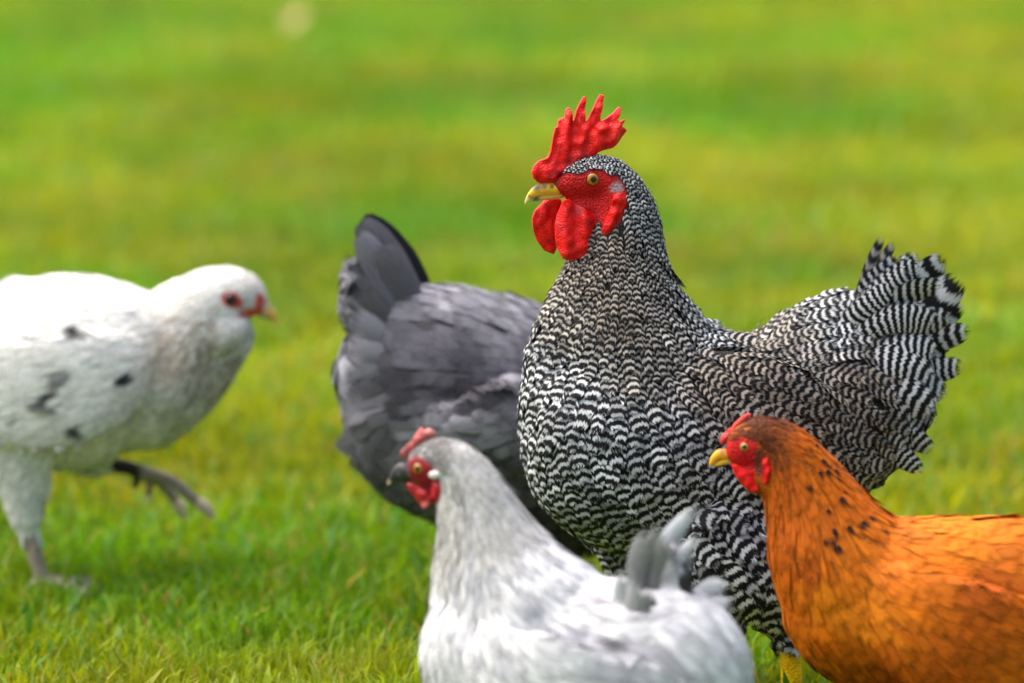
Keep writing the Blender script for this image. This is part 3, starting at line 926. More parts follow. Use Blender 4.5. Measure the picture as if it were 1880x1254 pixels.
# ------------------------------------------------------------------ slate grey hen, head down behind the rooster
def grey_hen():
    B = Bird('hen', 'slate grey hen bending down behind the rooster, its tail raised', 'hen', 960, 0.40, 16)
    g = -0.003
    B.shell([(640, 625, 20, .7), (665, 640, 95, .6), (700, 655, 140, .66), (765, 690, 186, .72), (850, 738, 214, .76), (960, 785, 224, .78), (1060, 825, 212, .8), (1140, 865, 172, .8), (1200, 900, 120, .8), (1225, 915, 50, .8)], grow=g)
    B.shell([(720, 600, 90, .5), (690, 560, 72, .42), (675, 520, 50, .3), (668, 480, 25, .25)], grow=g)          # tail root
    B.shell([(700, 760, 80, .7), (740, 810, 95, .75), (800, 850, 100, .8), (880, 870, 90, .8)], grow=g)            # rear fluff
    B.shell([(1130, 840, 120, .7), (1190, 900, 90, .75), (1225, 970, 62, .8), (1245, 1030, 48, .8), (1262, 1075, 42, .85), (1280, 1100, 34, .85), (1300, 1112, 16, .8)], grow=g)
    for sg in (-1, 1):
        B.shell([(745, 750, 14, .3, sg * 0.080), (800, 752, 42, .25, sg * 0.094), (890, 745, 76, .22, sg * 0.102), (980, 760, 95, .2, sg * 0.102), (1080, 800, 80, .2, sg * 0.094), (1140, 830, 30, .2, sg * 0.084)])
        ex = 30 * sg
        B.shell([(930 + ex, 930, 80, .7, sg * .05), (945 + ex, 1000, 50, .8, sg * .05), (950 + ex, 1050, 22, .9, sg * .05)], grow=g)
        B.shell([(950 + ex, 1040, 15, 1, sg * .05), (952 + ex, 1100, 13, 1, sg * .05), (955 + ex, 1162, 14, 1, sg * .05)])
        B.foot(955 + ex, sg * .05, fwd=1)
    B.make_body(under=(0.06, 0.06, 0.065), paint=[([(880, 1050), (1030, 1050), (1060, 1260), (840, 1260)], (.10, .10, .11), 12, None), ([(1262, 1065), (1290, 1075), (1330, 1110), (1330, 1160), (1270, 1140)], RED_FACE, 8, None)])
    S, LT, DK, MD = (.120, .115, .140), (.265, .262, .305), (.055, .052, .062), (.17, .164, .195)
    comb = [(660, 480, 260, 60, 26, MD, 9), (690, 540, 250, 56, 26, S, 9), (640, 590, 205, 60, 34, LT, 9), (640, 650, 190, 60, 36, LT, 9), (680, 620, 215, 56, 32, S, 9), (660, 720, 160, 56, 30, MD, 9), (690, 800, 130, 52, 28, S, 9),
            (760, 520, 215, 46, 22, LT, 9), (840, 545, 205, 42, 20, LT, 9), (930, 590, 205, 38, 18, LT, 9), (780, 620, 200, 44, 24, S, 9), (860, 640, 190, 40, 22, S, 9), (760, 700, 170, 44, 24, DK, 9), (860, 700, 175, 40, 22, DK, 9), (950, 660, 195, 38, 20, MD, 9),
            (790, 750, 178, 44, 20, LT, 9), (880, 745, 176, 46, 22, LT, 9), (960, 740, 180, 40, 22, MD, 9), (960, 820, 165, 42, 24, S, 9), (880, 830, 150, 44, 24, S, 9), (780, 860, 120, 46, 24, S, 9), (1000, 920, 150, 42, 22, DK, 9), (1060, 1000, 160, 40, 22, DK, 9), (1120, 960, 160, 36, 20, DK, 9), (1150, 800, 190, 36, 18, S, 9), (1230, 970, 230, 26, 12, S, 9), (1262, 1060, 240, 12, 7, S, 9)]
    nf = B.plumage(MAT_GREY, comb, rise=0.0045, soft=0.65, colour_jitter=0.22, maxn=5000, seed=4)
    print('grey feathers', nf)
    for i, (a, b, c, w, y, col) in enumerate([
            [(800, 600), (760, 470), (662, 398), 64, (.004, .004, .004), (0.012, 0.011, 0.013)],
            [(780, 590), (720, 470), (654, 402), 66, (-.006, -.01, -.008), (0.172, 0.161, 0.182)],
            [(760, 600), (700, 500), (650, 420), 58, (-.014, -.020, -.018), (0.229, 0.217, 0.246)],
            [(770, 610), (740, 520), (690, 440), 64, (-.020, -.028, -.024), (0.137, 0.129, 0.144)],
            [(740, 610), (680, 540), (648, 470), 66, (-.024, -.032, -.028), (0.160, 0.152, 0.172)],
            [(740, 620), (670, 560), (640, 510), 60, (-.028, -.036, -.03), (0.114, 0.109, 0.120)],
            [(730, 630), (660, 590), (626, 560), 66, (-.034, -.042, -.034), (0.296, 0.286, 0.320)],
            [(730, 650), (660, 630), (618, 610), 70, (-.038, -.046, -.036), (0.320, 0.309, 0.342)],
            [(730, 680), (665, 670), (622, 655), 66, (-.04, -.048, -.036), (0.251, 0.240, 0.269)],
            [(780, 590), (740, 460), (668, 400), 60, (.014, .018, .016), (0.019, 0.019, 0.021)],
            [(760, 600), (690, 500), (648, 450), 72, (.022, .03, .026), (0.137, 0.131, 0.150)],
            [(690, 730), (640, 710), (622, 672), 22, (.02, .03, .03), (0.495, 0.477, 0.468)],
            [(690, 740), (650, 730), (632, 700), 22, (.0, .0, .0), (0.540, 0.522, 0.504)]]):
        B.quill('tail_feather', MAT_GREY_TAIL if i < 4 or i == 9 else MAT_GREY, (a, b, c), w, col, pitch=0, y=y, roll=random.uniform(-.2, .2), cup=.3)
    for a, b, c, w, y, col in [
            [(960, 780), (860, 762), (757, 758), 44, (-.106, -.112, -.100), (.26, .255, .285)],
            [(960, 755), (870, 738), (768, 746), 44, (-.108, -.115, -.104), (.29, .285, .315)],
            [(970, 735), (890, 716), (810, 735), 46, (-.106, -.115, -.108), (.23, .225, .25)],
            [(985, 715), (920, 698), (862, 716), 46, (-.102, -.113, -.110), (.19, .185, .205)],
            [(1000, 700), (950, 682), (905, 700), 44, (-.096, -.109, -.108), (.21, .205, .225)]]:
        B.quill('wing_feather', MAT_GREY_TAIL, (a, b, c), w, col, pitch=0, y=y, roll=.1, cup=.25)
    for (px, py) in ((1300, 1120),):
        B.horn('beak', [(1292, 1106, 10, .8), (1310, 1122, 8, .8), (1322, 1140, 2, .7)], (.10, .09, .08))
    B.flap('comb', [(1262, 1050), (1290, 1068), (1312, 1090), (1318, 1082), (1300, 1055), (1285, 1040)], .005, 0, RED)
    B.eyes(1283, 1095, 6, (.4, .15, .02))

# ------------------------------------------------------------------ white hen with black flecks, walking, left
def white_hen():
    B = Bird('hen', 'white hen with black flecks and a fluffy beard, walking with one foot raised', 'hen', 60, 0.57, 2)
    g = -0.003
    B.shell([(488, 575, 10, .7), (474, 562, 32, .8), (445, 548, 56, .8), (408, 556, 74, .8), (372, 580, 88, .8), (320, 628, 112, .8), (270, 680, 140, .8), (220, 720, 120, .8)], grow=g)
    B.shell([(462, 602, 10, .8), (435, 618, 40, .85), (400, 632, 52, .85), (370, 640, 60, .85)], grow=0)      # beard and muff
    B.shell([(458, 600, 12, .8), (438, 612, 38, .85), (405, 645, 50, .85), (372, 688, 56, .85), (335, 732, 54, .85), (285, 765, 36, .8)], grow=-.002)
    for sg in (-1, 1):
        B.shell([(456, 588, 8, .8, sg * .012), (438, 596, 26, .7, sg * .017), (410, 606, 38, .65, sg * .022), (380, 616, 34, .65, sg * .024), (350, 630, 10, .7, sg * .022)])
    B.shell([(372, 705, 20, .8), (350, 715, 70, .82), (305, 712, 122, .8), (240, 690, 164, .78), (150, 684, 186, .78), (50, 690, 180, .78), (-50, 680, 172, .76), (-150, 640, 130, .7), (-230, 585, 70, .6), (-260, 560, 25, .5)], grow=g)
    for sg in (-1, 1):
        B.shell([(310, 650, 24, .3, sg * 0.044), (240, 665, 75, .28, sg * 0.066), (140, 690, 100, .24, sg * 0.086), (30, 700, 95, .2, sg * 0.087), (-80, 690, 60, .2, sg * 0.077), (-150, 670, 20, .25, sg * 0.064)])
    B.shell([(40, 790, 95, .65, -.048), (48, 855, 58, .75, -.05), (54, 915, 38, .85, -.05), (57, 945, 30, .9, -.05), (58, 954, 16, .9, -.05)], grow=g)
    B.shell([(58, 950, 17, 1, -.05), (68, 990, 15, 1, -.05), (82, 1035, 14, 1, -.05), (95, 1078, 15, 1, -.05)])
    B.foot(95, -.05, fwd=1)
    B.shell([(90, 780, 100, .65, .045), (130, 830, 62, .75, .046), (168, 862, 34, .85, .046), (190, 868, 20, .9, .046)], grow=g)
    B.shell([(175, 866, 16, 1, .046), (215, 870, 14, 1, .046), (255, 880, 14, 1, .046), (268, 886, 14, 1, .046)])
    for st in ([(262, 882, 12, 1, .046), (310, 895, 11.5, 1, .04), (345, 922, 11, 1, .036), (366, 940, 10, 1, .036)],
               [(262, 884, 12, 1, .046), (290, 905, 11, 1, .056), (312, 932, 10.5, 1, .062), (322, 950, 9.5, 1, .062)],
               [(262, 884, 10, 1, .046), (268, 905, 9, 1, .06), (266, 930, 8, 1, .07)],
               [(255, 884, 9, 1, .046), (245, 900, 8, 1, .046), (240, 912, 6, 1, .046)]):
        B.shell(st)
    leg = (.36, .29, .23)
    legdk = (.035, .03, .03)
    face = [(438, 564), (452, 560), (468, 562), (470, 540), (478, 530), (486, 544), (496, 568), (490, 584), (468, 581), (440, 578)]
    eyering = [(408, 534), (418, 527), (432, 528), (442, 537), (450, 548), (444, 560), (430, 560), (416, 556), (408, 546)]
    B.make_body(under=(.85, .83, .79), paint=[(face, (.74, .10, .075), 6, None), (eyering, (.60, .07, .06), 5, None), ([(20, 960), (115, 960), (150, 1020), (260, 1050), (260, 1140), (0, 1140), (0, 1050)], leg, 8, None),
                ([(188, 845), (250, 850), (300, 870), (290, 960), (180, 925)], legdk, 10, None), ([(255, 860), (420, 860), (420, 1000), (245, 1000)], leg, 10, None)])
    Wt, BG, SH = (.88, .87, .83), (.66, .57, .475), (.76, .72, .67)
    comb = [(470, 510, 200, 10, 6, SH, 9), (430, 490, 190, 14, 8, Wt, 9), (370, 500, 170, 18, 9, Wt, 9), (440, 610, 120, 16, 9, SH, 9), (400, 640, 135, 18, 10, Wt, 9), (400, 580, 150, 16, 9, Wt, 9),
            (350, 560, 150, 22, 10, SH, 9), (330, 640, 130, 26, 11, BG, 9), (310, 540, 165, 24, 11, Wt, 9), (390, 690, 120, 22, 11, BG, 9), (350, 740, 125, 26, 16, SH, 9), (290, 700, 145, 28, 14, SH, 9),
            (300, 800, 150, 30, 18, Wt, 9), (230, 600, 170, 32, 16, Wt, 9), (150, 560, 178, 34, 18, Wt, 9), (50, 580, 180, 36, 18, Wt, 9), (-100, 600, 185, 40, 20, Wt, 9), (-230, 570, 215, 50, 26, Wt, 9), (180, 680, 160, 36, 20, Wt, 9), (80, 720, 170, 40, 20, Wt, 9), (-60, 720, 175, 42, 20, Wt, 9),
            (200, 800, 150, 34, 20, Wt, 9), (100, 830, 130, 34, 20, Wt, 9), (40, 900, 95, 30, 16, Wt, 9), (-100, 800, 150, 40, 20, Wt, 9), (160, 850, 60, 24, 14, Wt, 9)]
    BK = (.025, .025, .03)
    spots = [(330, 640, 70, (.52, .43, .34), .35), (385, 690, 60, (.42, .35, .27), .5), (310, 570, 45, SH, .4), (350, 760, 60, (.60, .55, .47), .4), (375, 600, 26, (.58, .51, .44), .6), (400, 560, 24, (.66, .60, .54), .5), (300, 640, 50, (.60, .52, .43), .3), (130, 600, 17, BK, .95), (232, 682, 14, BK, .9), (85, 738, 23, BK, .95), (102, 698, 15, BK, .95), (70, 715, 10, (.2, .2, .2), .8), (22, 712, 16, BK, .95), (45, 748, 13, (.2, .19, .18), .8), (148, 768, 12, BK, .9), (180, 640, 9, (.3, .3, .3), .8), (20, 812, 11, (.15, .13, .12), .9), (55, 615, 12, (.45, .44, .44), .8), (110, 680, 12, (.3, .3, .3), .6), (0, 520, 14, (.35, .36, .4), .7)]
    nf = B.plumage(MAT_WHITE, comb, spots=spots, rise=0.0016, soft=0.85, curl=0.0, colour_jitter=0.05, density=1.5, exclude=[(424, 543, 15)], maxn=6000, seed=5)
    print('white feathers', nf)
    for i in range(9):
        t = i / 8
        B.quill('tail_feather', MAT_WHITE, ((-150, 600), (-250 - 20 * t, 520 + 60 * t), (-330 + 20 * t, 380 + 150 * t)), 80, (.74, .73, .70) if i % 3 else (.06, .06, .07), pitch=0, y=(.0, (i % 3 - 1) * .02, (i % 3 - 1) * .025), cup=.3)
    B.horn('upper_beak', [(478, 562, 12, .8), (490, 570, 13, .8), (500, 580, 9, .7), (507, 595, 1.5, .6)], (.85, .50, .10), paint=[(497, 562, 5, (.16, .18, .19)), (484, 572, 6, (.55, .50, .48))])
    B.horn('lower_beak', [(476, 576, 6, .9), (488, 582, 5, .8), (498, 588, 1.5, .7)], (.45, .32, .14))
    B.flap('comb', [(470, 528), (477, 527), (488, 545), (496, 562), (490, 566), (480, 552)], .006, 0, (.62, .10, .07))
    B.eyes(424, 543, 12, (.10, .03, .015), pupil=.75, lid=(.5, .06, .06), rimc=(.03, .01, .01))
    for st in ([(358, 932, 11, 1, .036), (374, 945, 12, 1, .036), (390, 964, 4, 1, .036)], [(317, 940, 11, 1, .062), (326, 954, 12, 1, .062), (334, 974, 4, 1, .062)], [(266, 926, 6, 1, .07), (266, 938, 5, 1, .071), (262, 950, 2, 1, .072)]):
        B.horn('claw', st, (.75, .58, .40))

# ------------------------------------------------------------------ pale lavender hen, front
def lavender_hen():
    B = Bird('hen', 'pale lavender grey hen with dark beak in front of the rooster', 'hen', 1050, -0.42, -22)
    g = -0.003
    B.shell([(742, 866, 12, .8), (757, 863, 32, .82), (785, 856, 50, .82), (818, 852, 57, .85), (848, 880, 66, .82), (872, 930, 82, .8), (895, 995, 105, .8), (925, 1065, 135, .8), (970, 1140, 165, .8), (1020, 1200, 150, .8)], grow=g)
    B.shell([(775, 895, 14, .8), (795, 900, 24, .85), (820, 905, 34, .85), (845, 915, 40, .85)])
    B.shell([(838, 940, 34, .85), (836, 1000, 42, .85), (838, 1060, 52, .85), (846, 1115, 64, .85), (860, 1170, 74, .8), (890, 1210, 60, .8)], grow=g)
    B.shell([(786, 1150, 20, .8), (800, 1155, 75, .82), (840, 1172, 135, .8), (920, 1205, 178, .78), (1030, 1232, 190, .78), (1150, 1240, 182, .78), (1240, 1235, 168, .76), (1310, 1235, 138, .72), (1358, 1235, 78, .65), (1372, 1235, 30, .6)], grow=g)
    B.shell([(1160, 1160, 80, .6), (1205, 1110, 62, .5), (1225, 1060, 40, .4), (1235, 1010, 18, .3)], grow=g)
    for sg in (-1, 1):
        B.shell([(860, 1160, 24, .3, sg * 0.032), (930, 1190, 75, .28, sg * 0.054), (1030, 1225, 100, .24, sg * 0.069), (1130, 1240, 90, .2, sg * 0.072), (1210, 1230, 50, .2, sg * 0.062), (1260, 1215, 18, .25, sg * 0.052)])
        B.shell([(1030, 1370, 80, .7, sg * .045), (1040, 1420, 50, .8, sg * .045), (1045, 1455, 22, .9, sg * .045)], grow=g)
        B.shell([(1045, 1445, 17, 1, sg * .045), (1046, 1490, 16, 1, sg * .045), (1048, 1540, 17, 1, sg * .045)])
        B.foot(1048, sg * .045)
    face = [(738, 840), (758, 838), (775, 830), (800, 836), (815, 852), (822, 865), (832, 880), (828, 900), (812, 925), (798, 938), (782, 925), (766, 905), (752, 880), (735, 868)]
    B.make_body(under=(.62, .62, .64), paint=[(face, (.24, .012, .02), 8, None), ([(730, 830), (758, 836), (762, 875), (735, 880)], (.10, .06, .065), 8, None), ([(980, 1450), (1120, 1450), (1150, 1640), (900, 1640)], (.16, .16, .18), 10, None)])
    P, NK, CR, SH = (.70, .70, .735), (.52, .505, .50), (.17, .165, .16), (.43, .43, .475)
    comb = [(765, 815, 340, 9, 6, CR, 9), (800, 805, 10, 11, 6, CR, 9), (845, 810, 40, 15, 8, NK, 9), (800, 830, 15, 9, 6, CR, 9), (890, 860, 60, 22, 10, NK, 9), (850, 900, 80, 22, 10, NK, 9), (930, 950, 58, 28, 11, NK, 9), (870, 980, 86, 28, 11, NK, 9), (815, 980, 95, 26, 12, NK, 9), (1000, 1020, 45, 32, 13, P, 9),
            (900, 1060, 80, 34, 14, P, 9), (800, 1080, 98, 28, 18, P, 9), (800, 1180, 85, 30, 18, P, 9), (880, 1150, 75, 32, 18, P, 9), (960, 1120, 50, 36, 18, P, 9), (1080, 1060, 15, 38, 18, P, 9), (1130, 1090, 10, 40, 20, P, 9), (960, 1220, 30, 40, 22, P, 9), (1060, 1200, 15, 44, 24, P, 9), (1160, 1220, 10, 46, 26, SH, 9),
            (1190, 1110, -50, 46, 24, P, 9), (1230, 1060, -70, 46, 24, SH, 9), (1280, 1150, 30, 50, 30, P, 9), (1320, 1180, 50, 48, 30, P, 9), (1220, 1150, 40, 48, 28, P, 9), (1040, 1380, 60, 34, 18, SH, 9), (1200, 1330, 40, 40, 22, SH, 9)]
    spots = [(1000, 1180, 160, (.50, .50, .55), .16), (930, 1090, 90, (.50, .50, .54), .15), (1280, 1180, 90, (.47, .46, .51), .3), (860, 960, 60, (.36, .35, .35), .2), (1190, 1170, 22, (.16, .15, .16), .5), (1260, 1210, 30, (.42, .41, .45), .4), (1120, 1130, 30, (.45, .44, .49), .3), (1060, 1160, 30, (.5, .5, .55), .3)]
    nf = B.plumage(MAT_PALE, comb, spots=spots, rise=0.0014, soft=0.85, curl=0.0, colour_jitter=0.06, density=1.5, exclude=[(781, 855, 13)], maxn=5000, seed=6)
    print('lavender feathers', nf)
    for a, b, c, w, y, col, ct in [
            [(1205, 1120), (1176, 985), (1290, 932), 46, (.0, .005, .01), (0.174, 0.174, 0.186), (0.760, 0.788, 0.836)],
            [(1215, 1110), (1200, 1000), (1268, 948), 37, (.004, .008, .012), (0.217, 0.217, 0.229), (0.627, 0.646, 0.684)],
            [(1188, 1140), (1158, 1020), (1222, 962), 62, (-.010, -.020, -.028), (0.081, 0.079, 0.087), (0.248, 0.260, 0.260)],
            [(1198, 1130), (1176, 1010), (1240, 955), 56, (-.006, -.016, -.022), (0.124, 0.124, 0.130), (0.298, 0.310, 0.310)],
            [(1208, 1130), (1196, 1020), (1256, 972), 53, (-.008, -.02, -.026), (0.149, 0.149, 0.152), (0.223, 0.236, 0.229)],
            [(1222, 1115), (1226, 1010), (1290, 988), 37, (.004, .004, .004), (0.223, 0.223, 0.248), (0.741, 0.760, 0.817)],
            [(1230, 1130), (1240, 1050), (1272, 1010), 34, (.006, .006, .008), (0.161, 0.155, 0.167), (0.273, 0.273, 0.291)],
            [(1226, 1140), (1252, 1066), (1234, 1010), 62, (-.004, -.004, -.002), (0.019, 0.019, 0.021), (0.074, 0.071, 0.074)],
            [(1243, 1160), (1268, 1092), (1256, 1036), 50, (-.008, -.008, -.004), (0.006, 0.006, 0.007), (0.015, 0.015, 0.017)],
            [(1180, 1170), (1154, 1095), (1182, 1022), 53, (-.022, -.032, -.034), (0.494, 0.494, 0.522), (0.570, 0.570, 0.598)],
            [(1194, 1175), (1176, 1100), (1200, 1036), 46, (-.028, -.040, -.04), (0.186, 0.183, 0.192), (0.522, 0.522, 0.541)],
            [(1206, 1175), (1200, 1105), (1216, 1056), 46, (-.030, -.040, -.038), (0.112, 0.108, 0.118), (0.285, 0.285, 0.298)],
            [(1216, 1165), (1226, 1115), (1212, 1070), 43, (-.026, -.034, -.03), (0.211, 0.211, 0.223), (0.099, 0.096, 0.099)],
            [(1232, 1170), (1246, 1120), (1244, 1080), 40, (-.022, -.026, -.022), (0.273, 0.273, 0.291), (0.174, 0.167, 0.180)],
            [(1235, 1150), (1280, 1058), (1332, 1092), 40, (0.007, 0.014, 0.014), (0.522, 0.522, 0.560), (0.684, 0.694, 0.731)],
            [(1240, 1170), (1290, 1090), (1340, 1125), 46, (.004, .012, .016), (0.551, 0.551, 0.589), (0.646, 0.646, 0.684)]]:
        B.quill('tail_feather', MAT_PALE_TAIL, (a, b, c), w, col, coltip=ct, pitch=0, y=y, roll=random.uniform(-.3, .3), cup=.35, blunt=random.uniform(.4, .75), taper=.4)
    z = zoomer(6.97, 700, 770)
    B.flap('comb', z([(245, 500), (260, 400), (330, 320), (400, 270), (430, 200), (480, 130), (520, 95), (555, 140), (580, 120), (630, 110), (690, 170), (690, 230), (600, 290), (480, 340), (400, 420), (330, 500)]), .007, 0, (.50, .11, .11), paint=[(*z([(630, 160)])[0], 9, (.72, .26, .24)), (*z([(320, 380)])[0], 10, (.30, .09, .10))], ripple=.004)
    for sg in (-1, 1):
        B.flap('wattle', z([(390, 780), (450, 790), (560, 840), (660, 900), (710, 960), (690, 1050), (630, 1115), (570, 1080), (500, 980), (430, 900)]), .006, sg * .010, (.42, .014, .022), paint=[(*z([(630, 1060)])[0], 9, (.62, .13, .12))], ripple=.003)
        x, zz = B.tr(*z([(820, 680)])[0]); h = B.bvh.ray_cast(Vector((x, sg * .2, zz)), Vector((0, -sg, 0)))
        B.flap('earlobe', z([(740, 620), (820, 600), (910, 620), (930, 650), (880, 690), (800, 720), (740, 700), (720, 660)]), .007, h[0].y, (.62, .62, .62))
        x, zz = B.tr(*z([(810, 850)])[0]); h = B.bvh.ray_cast(Vector((x, sg * .2, zz)), Vector((0, -sg, 0)))
        B.flap('cheek_lobe', z([(750, 780), (830, 740), (885, 780), (880, 850), (800, 970), (740, 980), (740, 880)]), .006, h[0].y, (.48, .012, .025))
    DB = (.035, .035, .04)
    B.horn('upper_beak', [(*z([(470, 730)])[0], 7, .9), (*z([(360, 680)])[0], 17, .85), (*z([(270, 665)])[0], 17, .8), (*z([(190, 710)])[0], 12, .75), (*z([(122, 780)])[0], 6.5, .7), (*z([(86, 842)])[0], 1.2, .6)], DB, paint=[(*z([(105, 810)])[0], 5.5, (.62, .45, .30)), (*z([(250, 690)])[0], 3, (.22, .22, .25))])
    B.horn('lower_beak', [(*z([(450, 770)])[0], 6, .9), (*z([(320, 765)])[0], 8, .9), (*z([(215, 775)])[0], 6, .8), (*z([(140, 805)])[0], 1.5, .7)], (.03, .03, .03))
    B.eyes(*z([(565, 590)])[0], 10.5, (.40, .17, .01), pupil=.40, lid=(.16, .01, .015), rimc=(.02, .012, .01))

# ------------------------------------------------------------------ orange hen, right
def orange_hen():
    B = Bird('hen', 'rusty orange hen with black neck flecks at the right edge', 'hen', 1750, -0.25, -6)
    g = -0.003
    B.shell([(1332, 838, 12, .8), (1346, 832, 32, .82), (1372, 818, 50, .82), (1404, 812, 54, .85), (1438, 835, 66, .82), (1468, 880, 80, .8), (1495, 935, 100, .8), (1525, 1000, 128, .8), (1570, 1065, 150, .8), (1630, 1110, 150, .8)], grow=g)
    B.shell([(1350, 860, 12, .8), (1372, 866, 24, .85), (1395, 870, 34, .85), (1425, 878, 42, .85)])
    B.shell([(1448, 1060, 12, .8), (1466, 1070, 68, .82), (1500, 1085, 115, .8), (1570, 1108, 158, .78), (1680, 1122, 180, .78), (1800, 1125, 184, .78), (1920, 1120, 174, .76), (2030, 1090, 140, .72), (2110, 1040, 90, .6), (2150, 1010, 30, .5)], grow=g)
    for sg in (-1, 1):
        B.shell([(1540, 1070, 24, .3, sg * 0.026), (1610, 1095, 80, .28, sg * 0.048), (1720, 1130, 108, .24, sg * 0.066), (1830, 1150, 100, .2, sg * 0.072), (1950, 1140, 62, .2, sg * 0.062), (2030, 1120, 20, .25, sg * 0.050)])
        B.shell([(1700, 1260, 82, .7, sg * .045), (1715, 1320, 50, .8, sg * .045), (1722, 1362, 22, .9, sg * .045)], grow=g)
        B.shell([(1722, 1350, 16, 1, sg * .045), (1724, 1400, 15, 1, sg * .045), (1726, 1450, 16, 1, sg * .045)])
        B.foot(1726, sg * .045)
    z = zoomer(6.97, 1290, 740)
    face = z([(220, 560), (300, 480), (380, 420), (450, 380), (560, 395), (660, 420), (730, 480), (720, 560), (690, 640), (850, 570), (890, 700), (880, 850), (800, 1000), (740, 900), (640, 860), (480, 830), (360, 760), (300, 680)])
    B.make_body(under=(.42, .105, .004), paint=[(face, (.56, .014, .016), 7, None), (z([(690, 560), (800, 520), (780, 700), (770, 900), (720, 900), (660, 800)]), (.13, .035, .018), 7, None), ([(1650, 1356), (1800, 1356), (1830, 1560), (1560, 1560)], (.7, .38, .03), 10, None)])
    BR, HK, OR, LO, DO = (.11, .022, .004), (.60, .128, .001), (.70, .168, .002), (.80, .225, .003), (.50, .098, .001)
    comb = [(1385, 770, 350, 10, 5, BR, 9), (1420, 765, 15, 14, 6, BR, 9), (1405, 795, 20, 12, 6, BR, 9), (1428, 815, 60, 16, 6, (.20, .042, .004), 9), (1425, 780, 25, 14, 6, (.24, .05, .004), 9), (1450, 800, 35, 18, 7, DO, 9), (1445, 850, 70, 20, 7, DO, 9), (1480, 790, 30, 20, 7, HK, 9), (1520, 830, 50, 26, 8, HK, 9), (1470, 850, 65, 26, 8, HK, 9), (1432, 880, 85, 24, 8, DO, 9), (1440, 950, 86, 28, 9, DO, 9), (1490, 930, 72, 32, 9, HK, 9),
            (1570, 900, 52, 32, 9, HK, 9), (1540, 980, 62, 36, 10, OR, 9), (1470, 1010, 84, 32, 10, DO, 9), (1620, 950, 30, 36, 12, OR, 9), (1600, 1000, 40, 36, 12, OR, 9), (1720, 960, 5, 36, 16, LO, 9), (1840, 955, 0, 36, 16, OR, 9), (1460, 1080, 80, 28, 17, HK, 9), (1500, 1060, 72, 30, 17, LO, 9), (1520, 1150, 60, 30, 18, HK, 9),
            (1580, 1080, 50, 30, 17, LO, 9), (1650, 1060, 25, 32, 18, OR, 9), (1760, 1060, 20, 34, 18, DO, 9), (1600, 1180, 50, 32, 18, DO, 9), (1720, 1160, 30, 36, 20, DO, 9), (1850, 1130, 15, 40, 20, HK, 9), (1700, 1240, 60, 36, 18, HK, 9), (1850, 1230, 30, 40, 20, OR, 9), (2050, 1050, -20, 44, 22, OR, 9), (1950, 1000, -5, 40, 18, OR, 9)]
    tips = [(1510, 815, 22, .28), (1530, 850, 26, .3), (1500, 870, 26, .18), (1560, 890, 26, .25), (1545, 925, 26, .3), (1575, 950, 24, .3), (1540, 975, 22, .4), (1520, 1000, 24, .5), (1600, 955, 26, .25), (1640, 960, 30, .12), (1470, 930, 30, .05)]
    nf = B.plumage(MAT_ORANGE, comb, tipspots=tips, rise=0.0015, soft=0.75, curl=0.01, colour_jitter=0.10, density=1.4, exclude=[(1368, 815, 12)], maxn=6000, seed=8)
    print('orange feathers', nf)
    for i in range(8):
        t = i / 7
        B.quill('tail_feather', MAT_ORANGE, ((2080, 1040), (2170, 960 + 50 * t), (2230 + 30 * t, 840 + 150 * t)), 90, (.4, .10, .008), pitch=0, y=(.0, (i % 3 - 1) * .02, (i % 3 - 1) * .025), cup=.3, tipspot=.8)
    B.flap('comb', z([(225, 520), (220, 460), (250, 410), (300, 370), (320, 330), (370, 310), (400, 260), (450, 215), (520, 155), (580, 130), (630, 150), (560, 210), (480, 290), (420, 370), (350, 440), (290, 500), (250, 530)]), .008, 0, (.62, .05, .04), ripple=.004, voxel=.0007)
    for sg in (-1, 1):
        B.flap('wattle', z([(370, 740), (450, 760), (560, 820), (660, 850), (740, 930), (745, 1020), (710, 1085), (650, 1105), (600, 1090), (540, 1030), (470, 950), (410, 860)]), .006, sg * .011, RED, ripple=.003)
        x, zz = B.tr(*z([(850, 780)])[0]); h = B.bvh.ray_cast(Vector((x, sg * .2, zz)), Vector((0, -sg, 0)))
        B.flap('earlobe', z([(800, 650), (840, 600), (880, 660), (895, 740), (880, 820), (850, 960), (810, 1010), (790, 980), (800, 900), (820, 800), (770, 720)]), .007, h[0].y, RED, ripple=.003)
    YB = (.78, .38, .02)
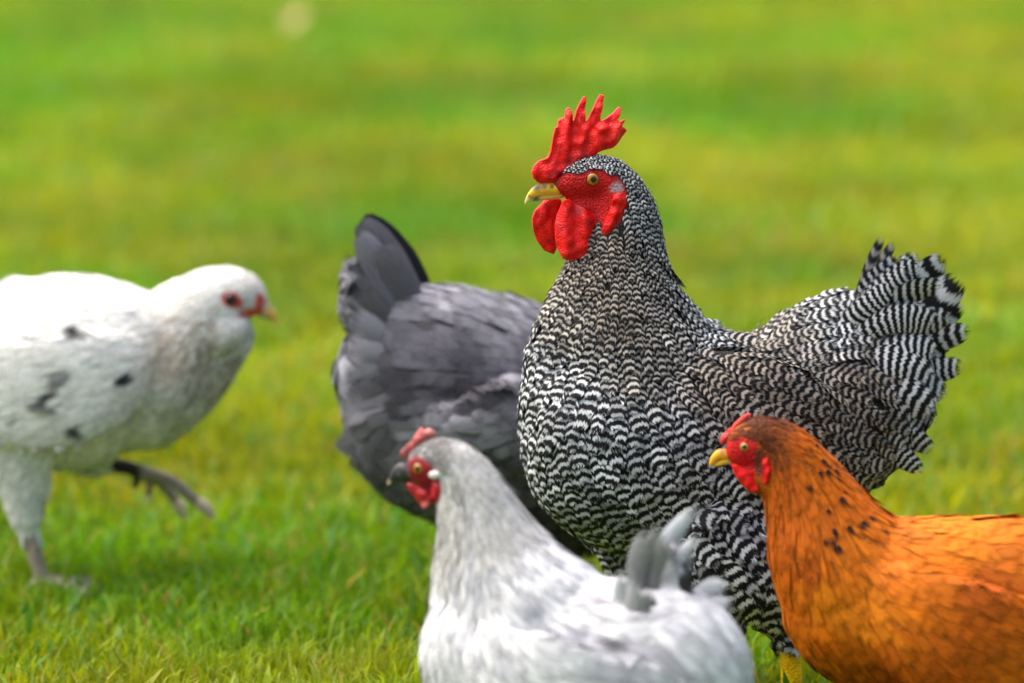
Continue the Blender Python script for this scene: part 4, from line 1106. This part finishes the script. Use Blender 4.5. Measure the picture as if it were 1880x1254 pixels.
    B.horn('upper_beak', [(*z([(400, 700)])[0], 3, .9), (*z([(310, 660)])[0], 10, .85), (*z([(220, 660)])[0], 10, .8), (*z([(155, 710)])[0], 8, .75), (*z([(115, 770)])[0], 5, .7), (*z([(92, 825)])[0], 1, .6)], YB, paint=[(*z([(250, 610)])[0], 6, (.42, .16, .06)), (*z([(100, 800)])[0], 4, (.45, .36, .14))])
    B.horn('lower_beak', [(*z([(400, 725)])[0], 3, .9), (*z([(310, 740)])[0], 5.5, .9), (*z([(220, 770)])[0], 5, .8), (*z([(150, 800)])[0], 1.5, .7)], (.80, .46, .02))
    B.eyes(*z([(545, 520)])[0], 8.5, (.42, .24, .03), pupil=.42, lid=(.40, .06, .03), rimc=(.10, .05, .02))

grey_hen()
white_hen()
lavender_hen()
orange_hen()

# ------------------------------------------------------------------ fallen leaf on the lawn
def leaf():
    m, nt, bs, out = newmat('dry_leaf')
    tc = N(nt, 'ShaderNodeTexCoord'); n1 = N(nt, 'ShaderNodeTexNoise'); n1.inputs['Scale'].default_value = 40
    nt.links.new(tc.outputs['Object'], n1.inputs['Vector'])
    nt.links.new(mixc(nt, n1.outputs['Fac'], (.40, .30, .09), (.54, .42, .17)), bs.inputs['Base Color'])
    bs.inputs['Roughness'].default_value = .7
    rows, cols = 11, 7
    V = []
    for i in range(rows):
        v = i / (rows - 1)
        w = .034 * math.sin(math.pi * (0.04 + .92 * v)) ** .8 * (1.1 - .3 * v)
        for j in range(cols):
            u = -1 + 2 * j / (cols - 1)
            V.append((u * w, (v - .5) * .11, .014 * u * u + .012 * math.sin(3 * v) + .002 * math.sin(9 * v + 4 * u)))
    i = np.arange(rows * cols).reshape(rows, cols)
    f = np.stack([i[:-1, :-1].ravel(), i[:-1, 1:].ravel(), i[1:, 1:].ravel(), i[1:, :-1].ravel()], 1)
    me = from_arrays('fallen_leaf', np.array(V), [f])
    o = mesh_obj('fallen_leaf', me, m)
    py, px = 65, 543
    F = 1880 * LENS / SENSOR
    dist = CAM.z / math.tan(PITCH + math.atan((py - 627) / F))
    o.location = ((px - 940) / F * dist, CAM.y + dist, .045)
    o.rotation_euler = (math.radians(38), math.radians(12), math.radians(-30))
    tag(o, 'small pale dry leaf lying on the lawn far behind the birds', 'leaf')
leaf()
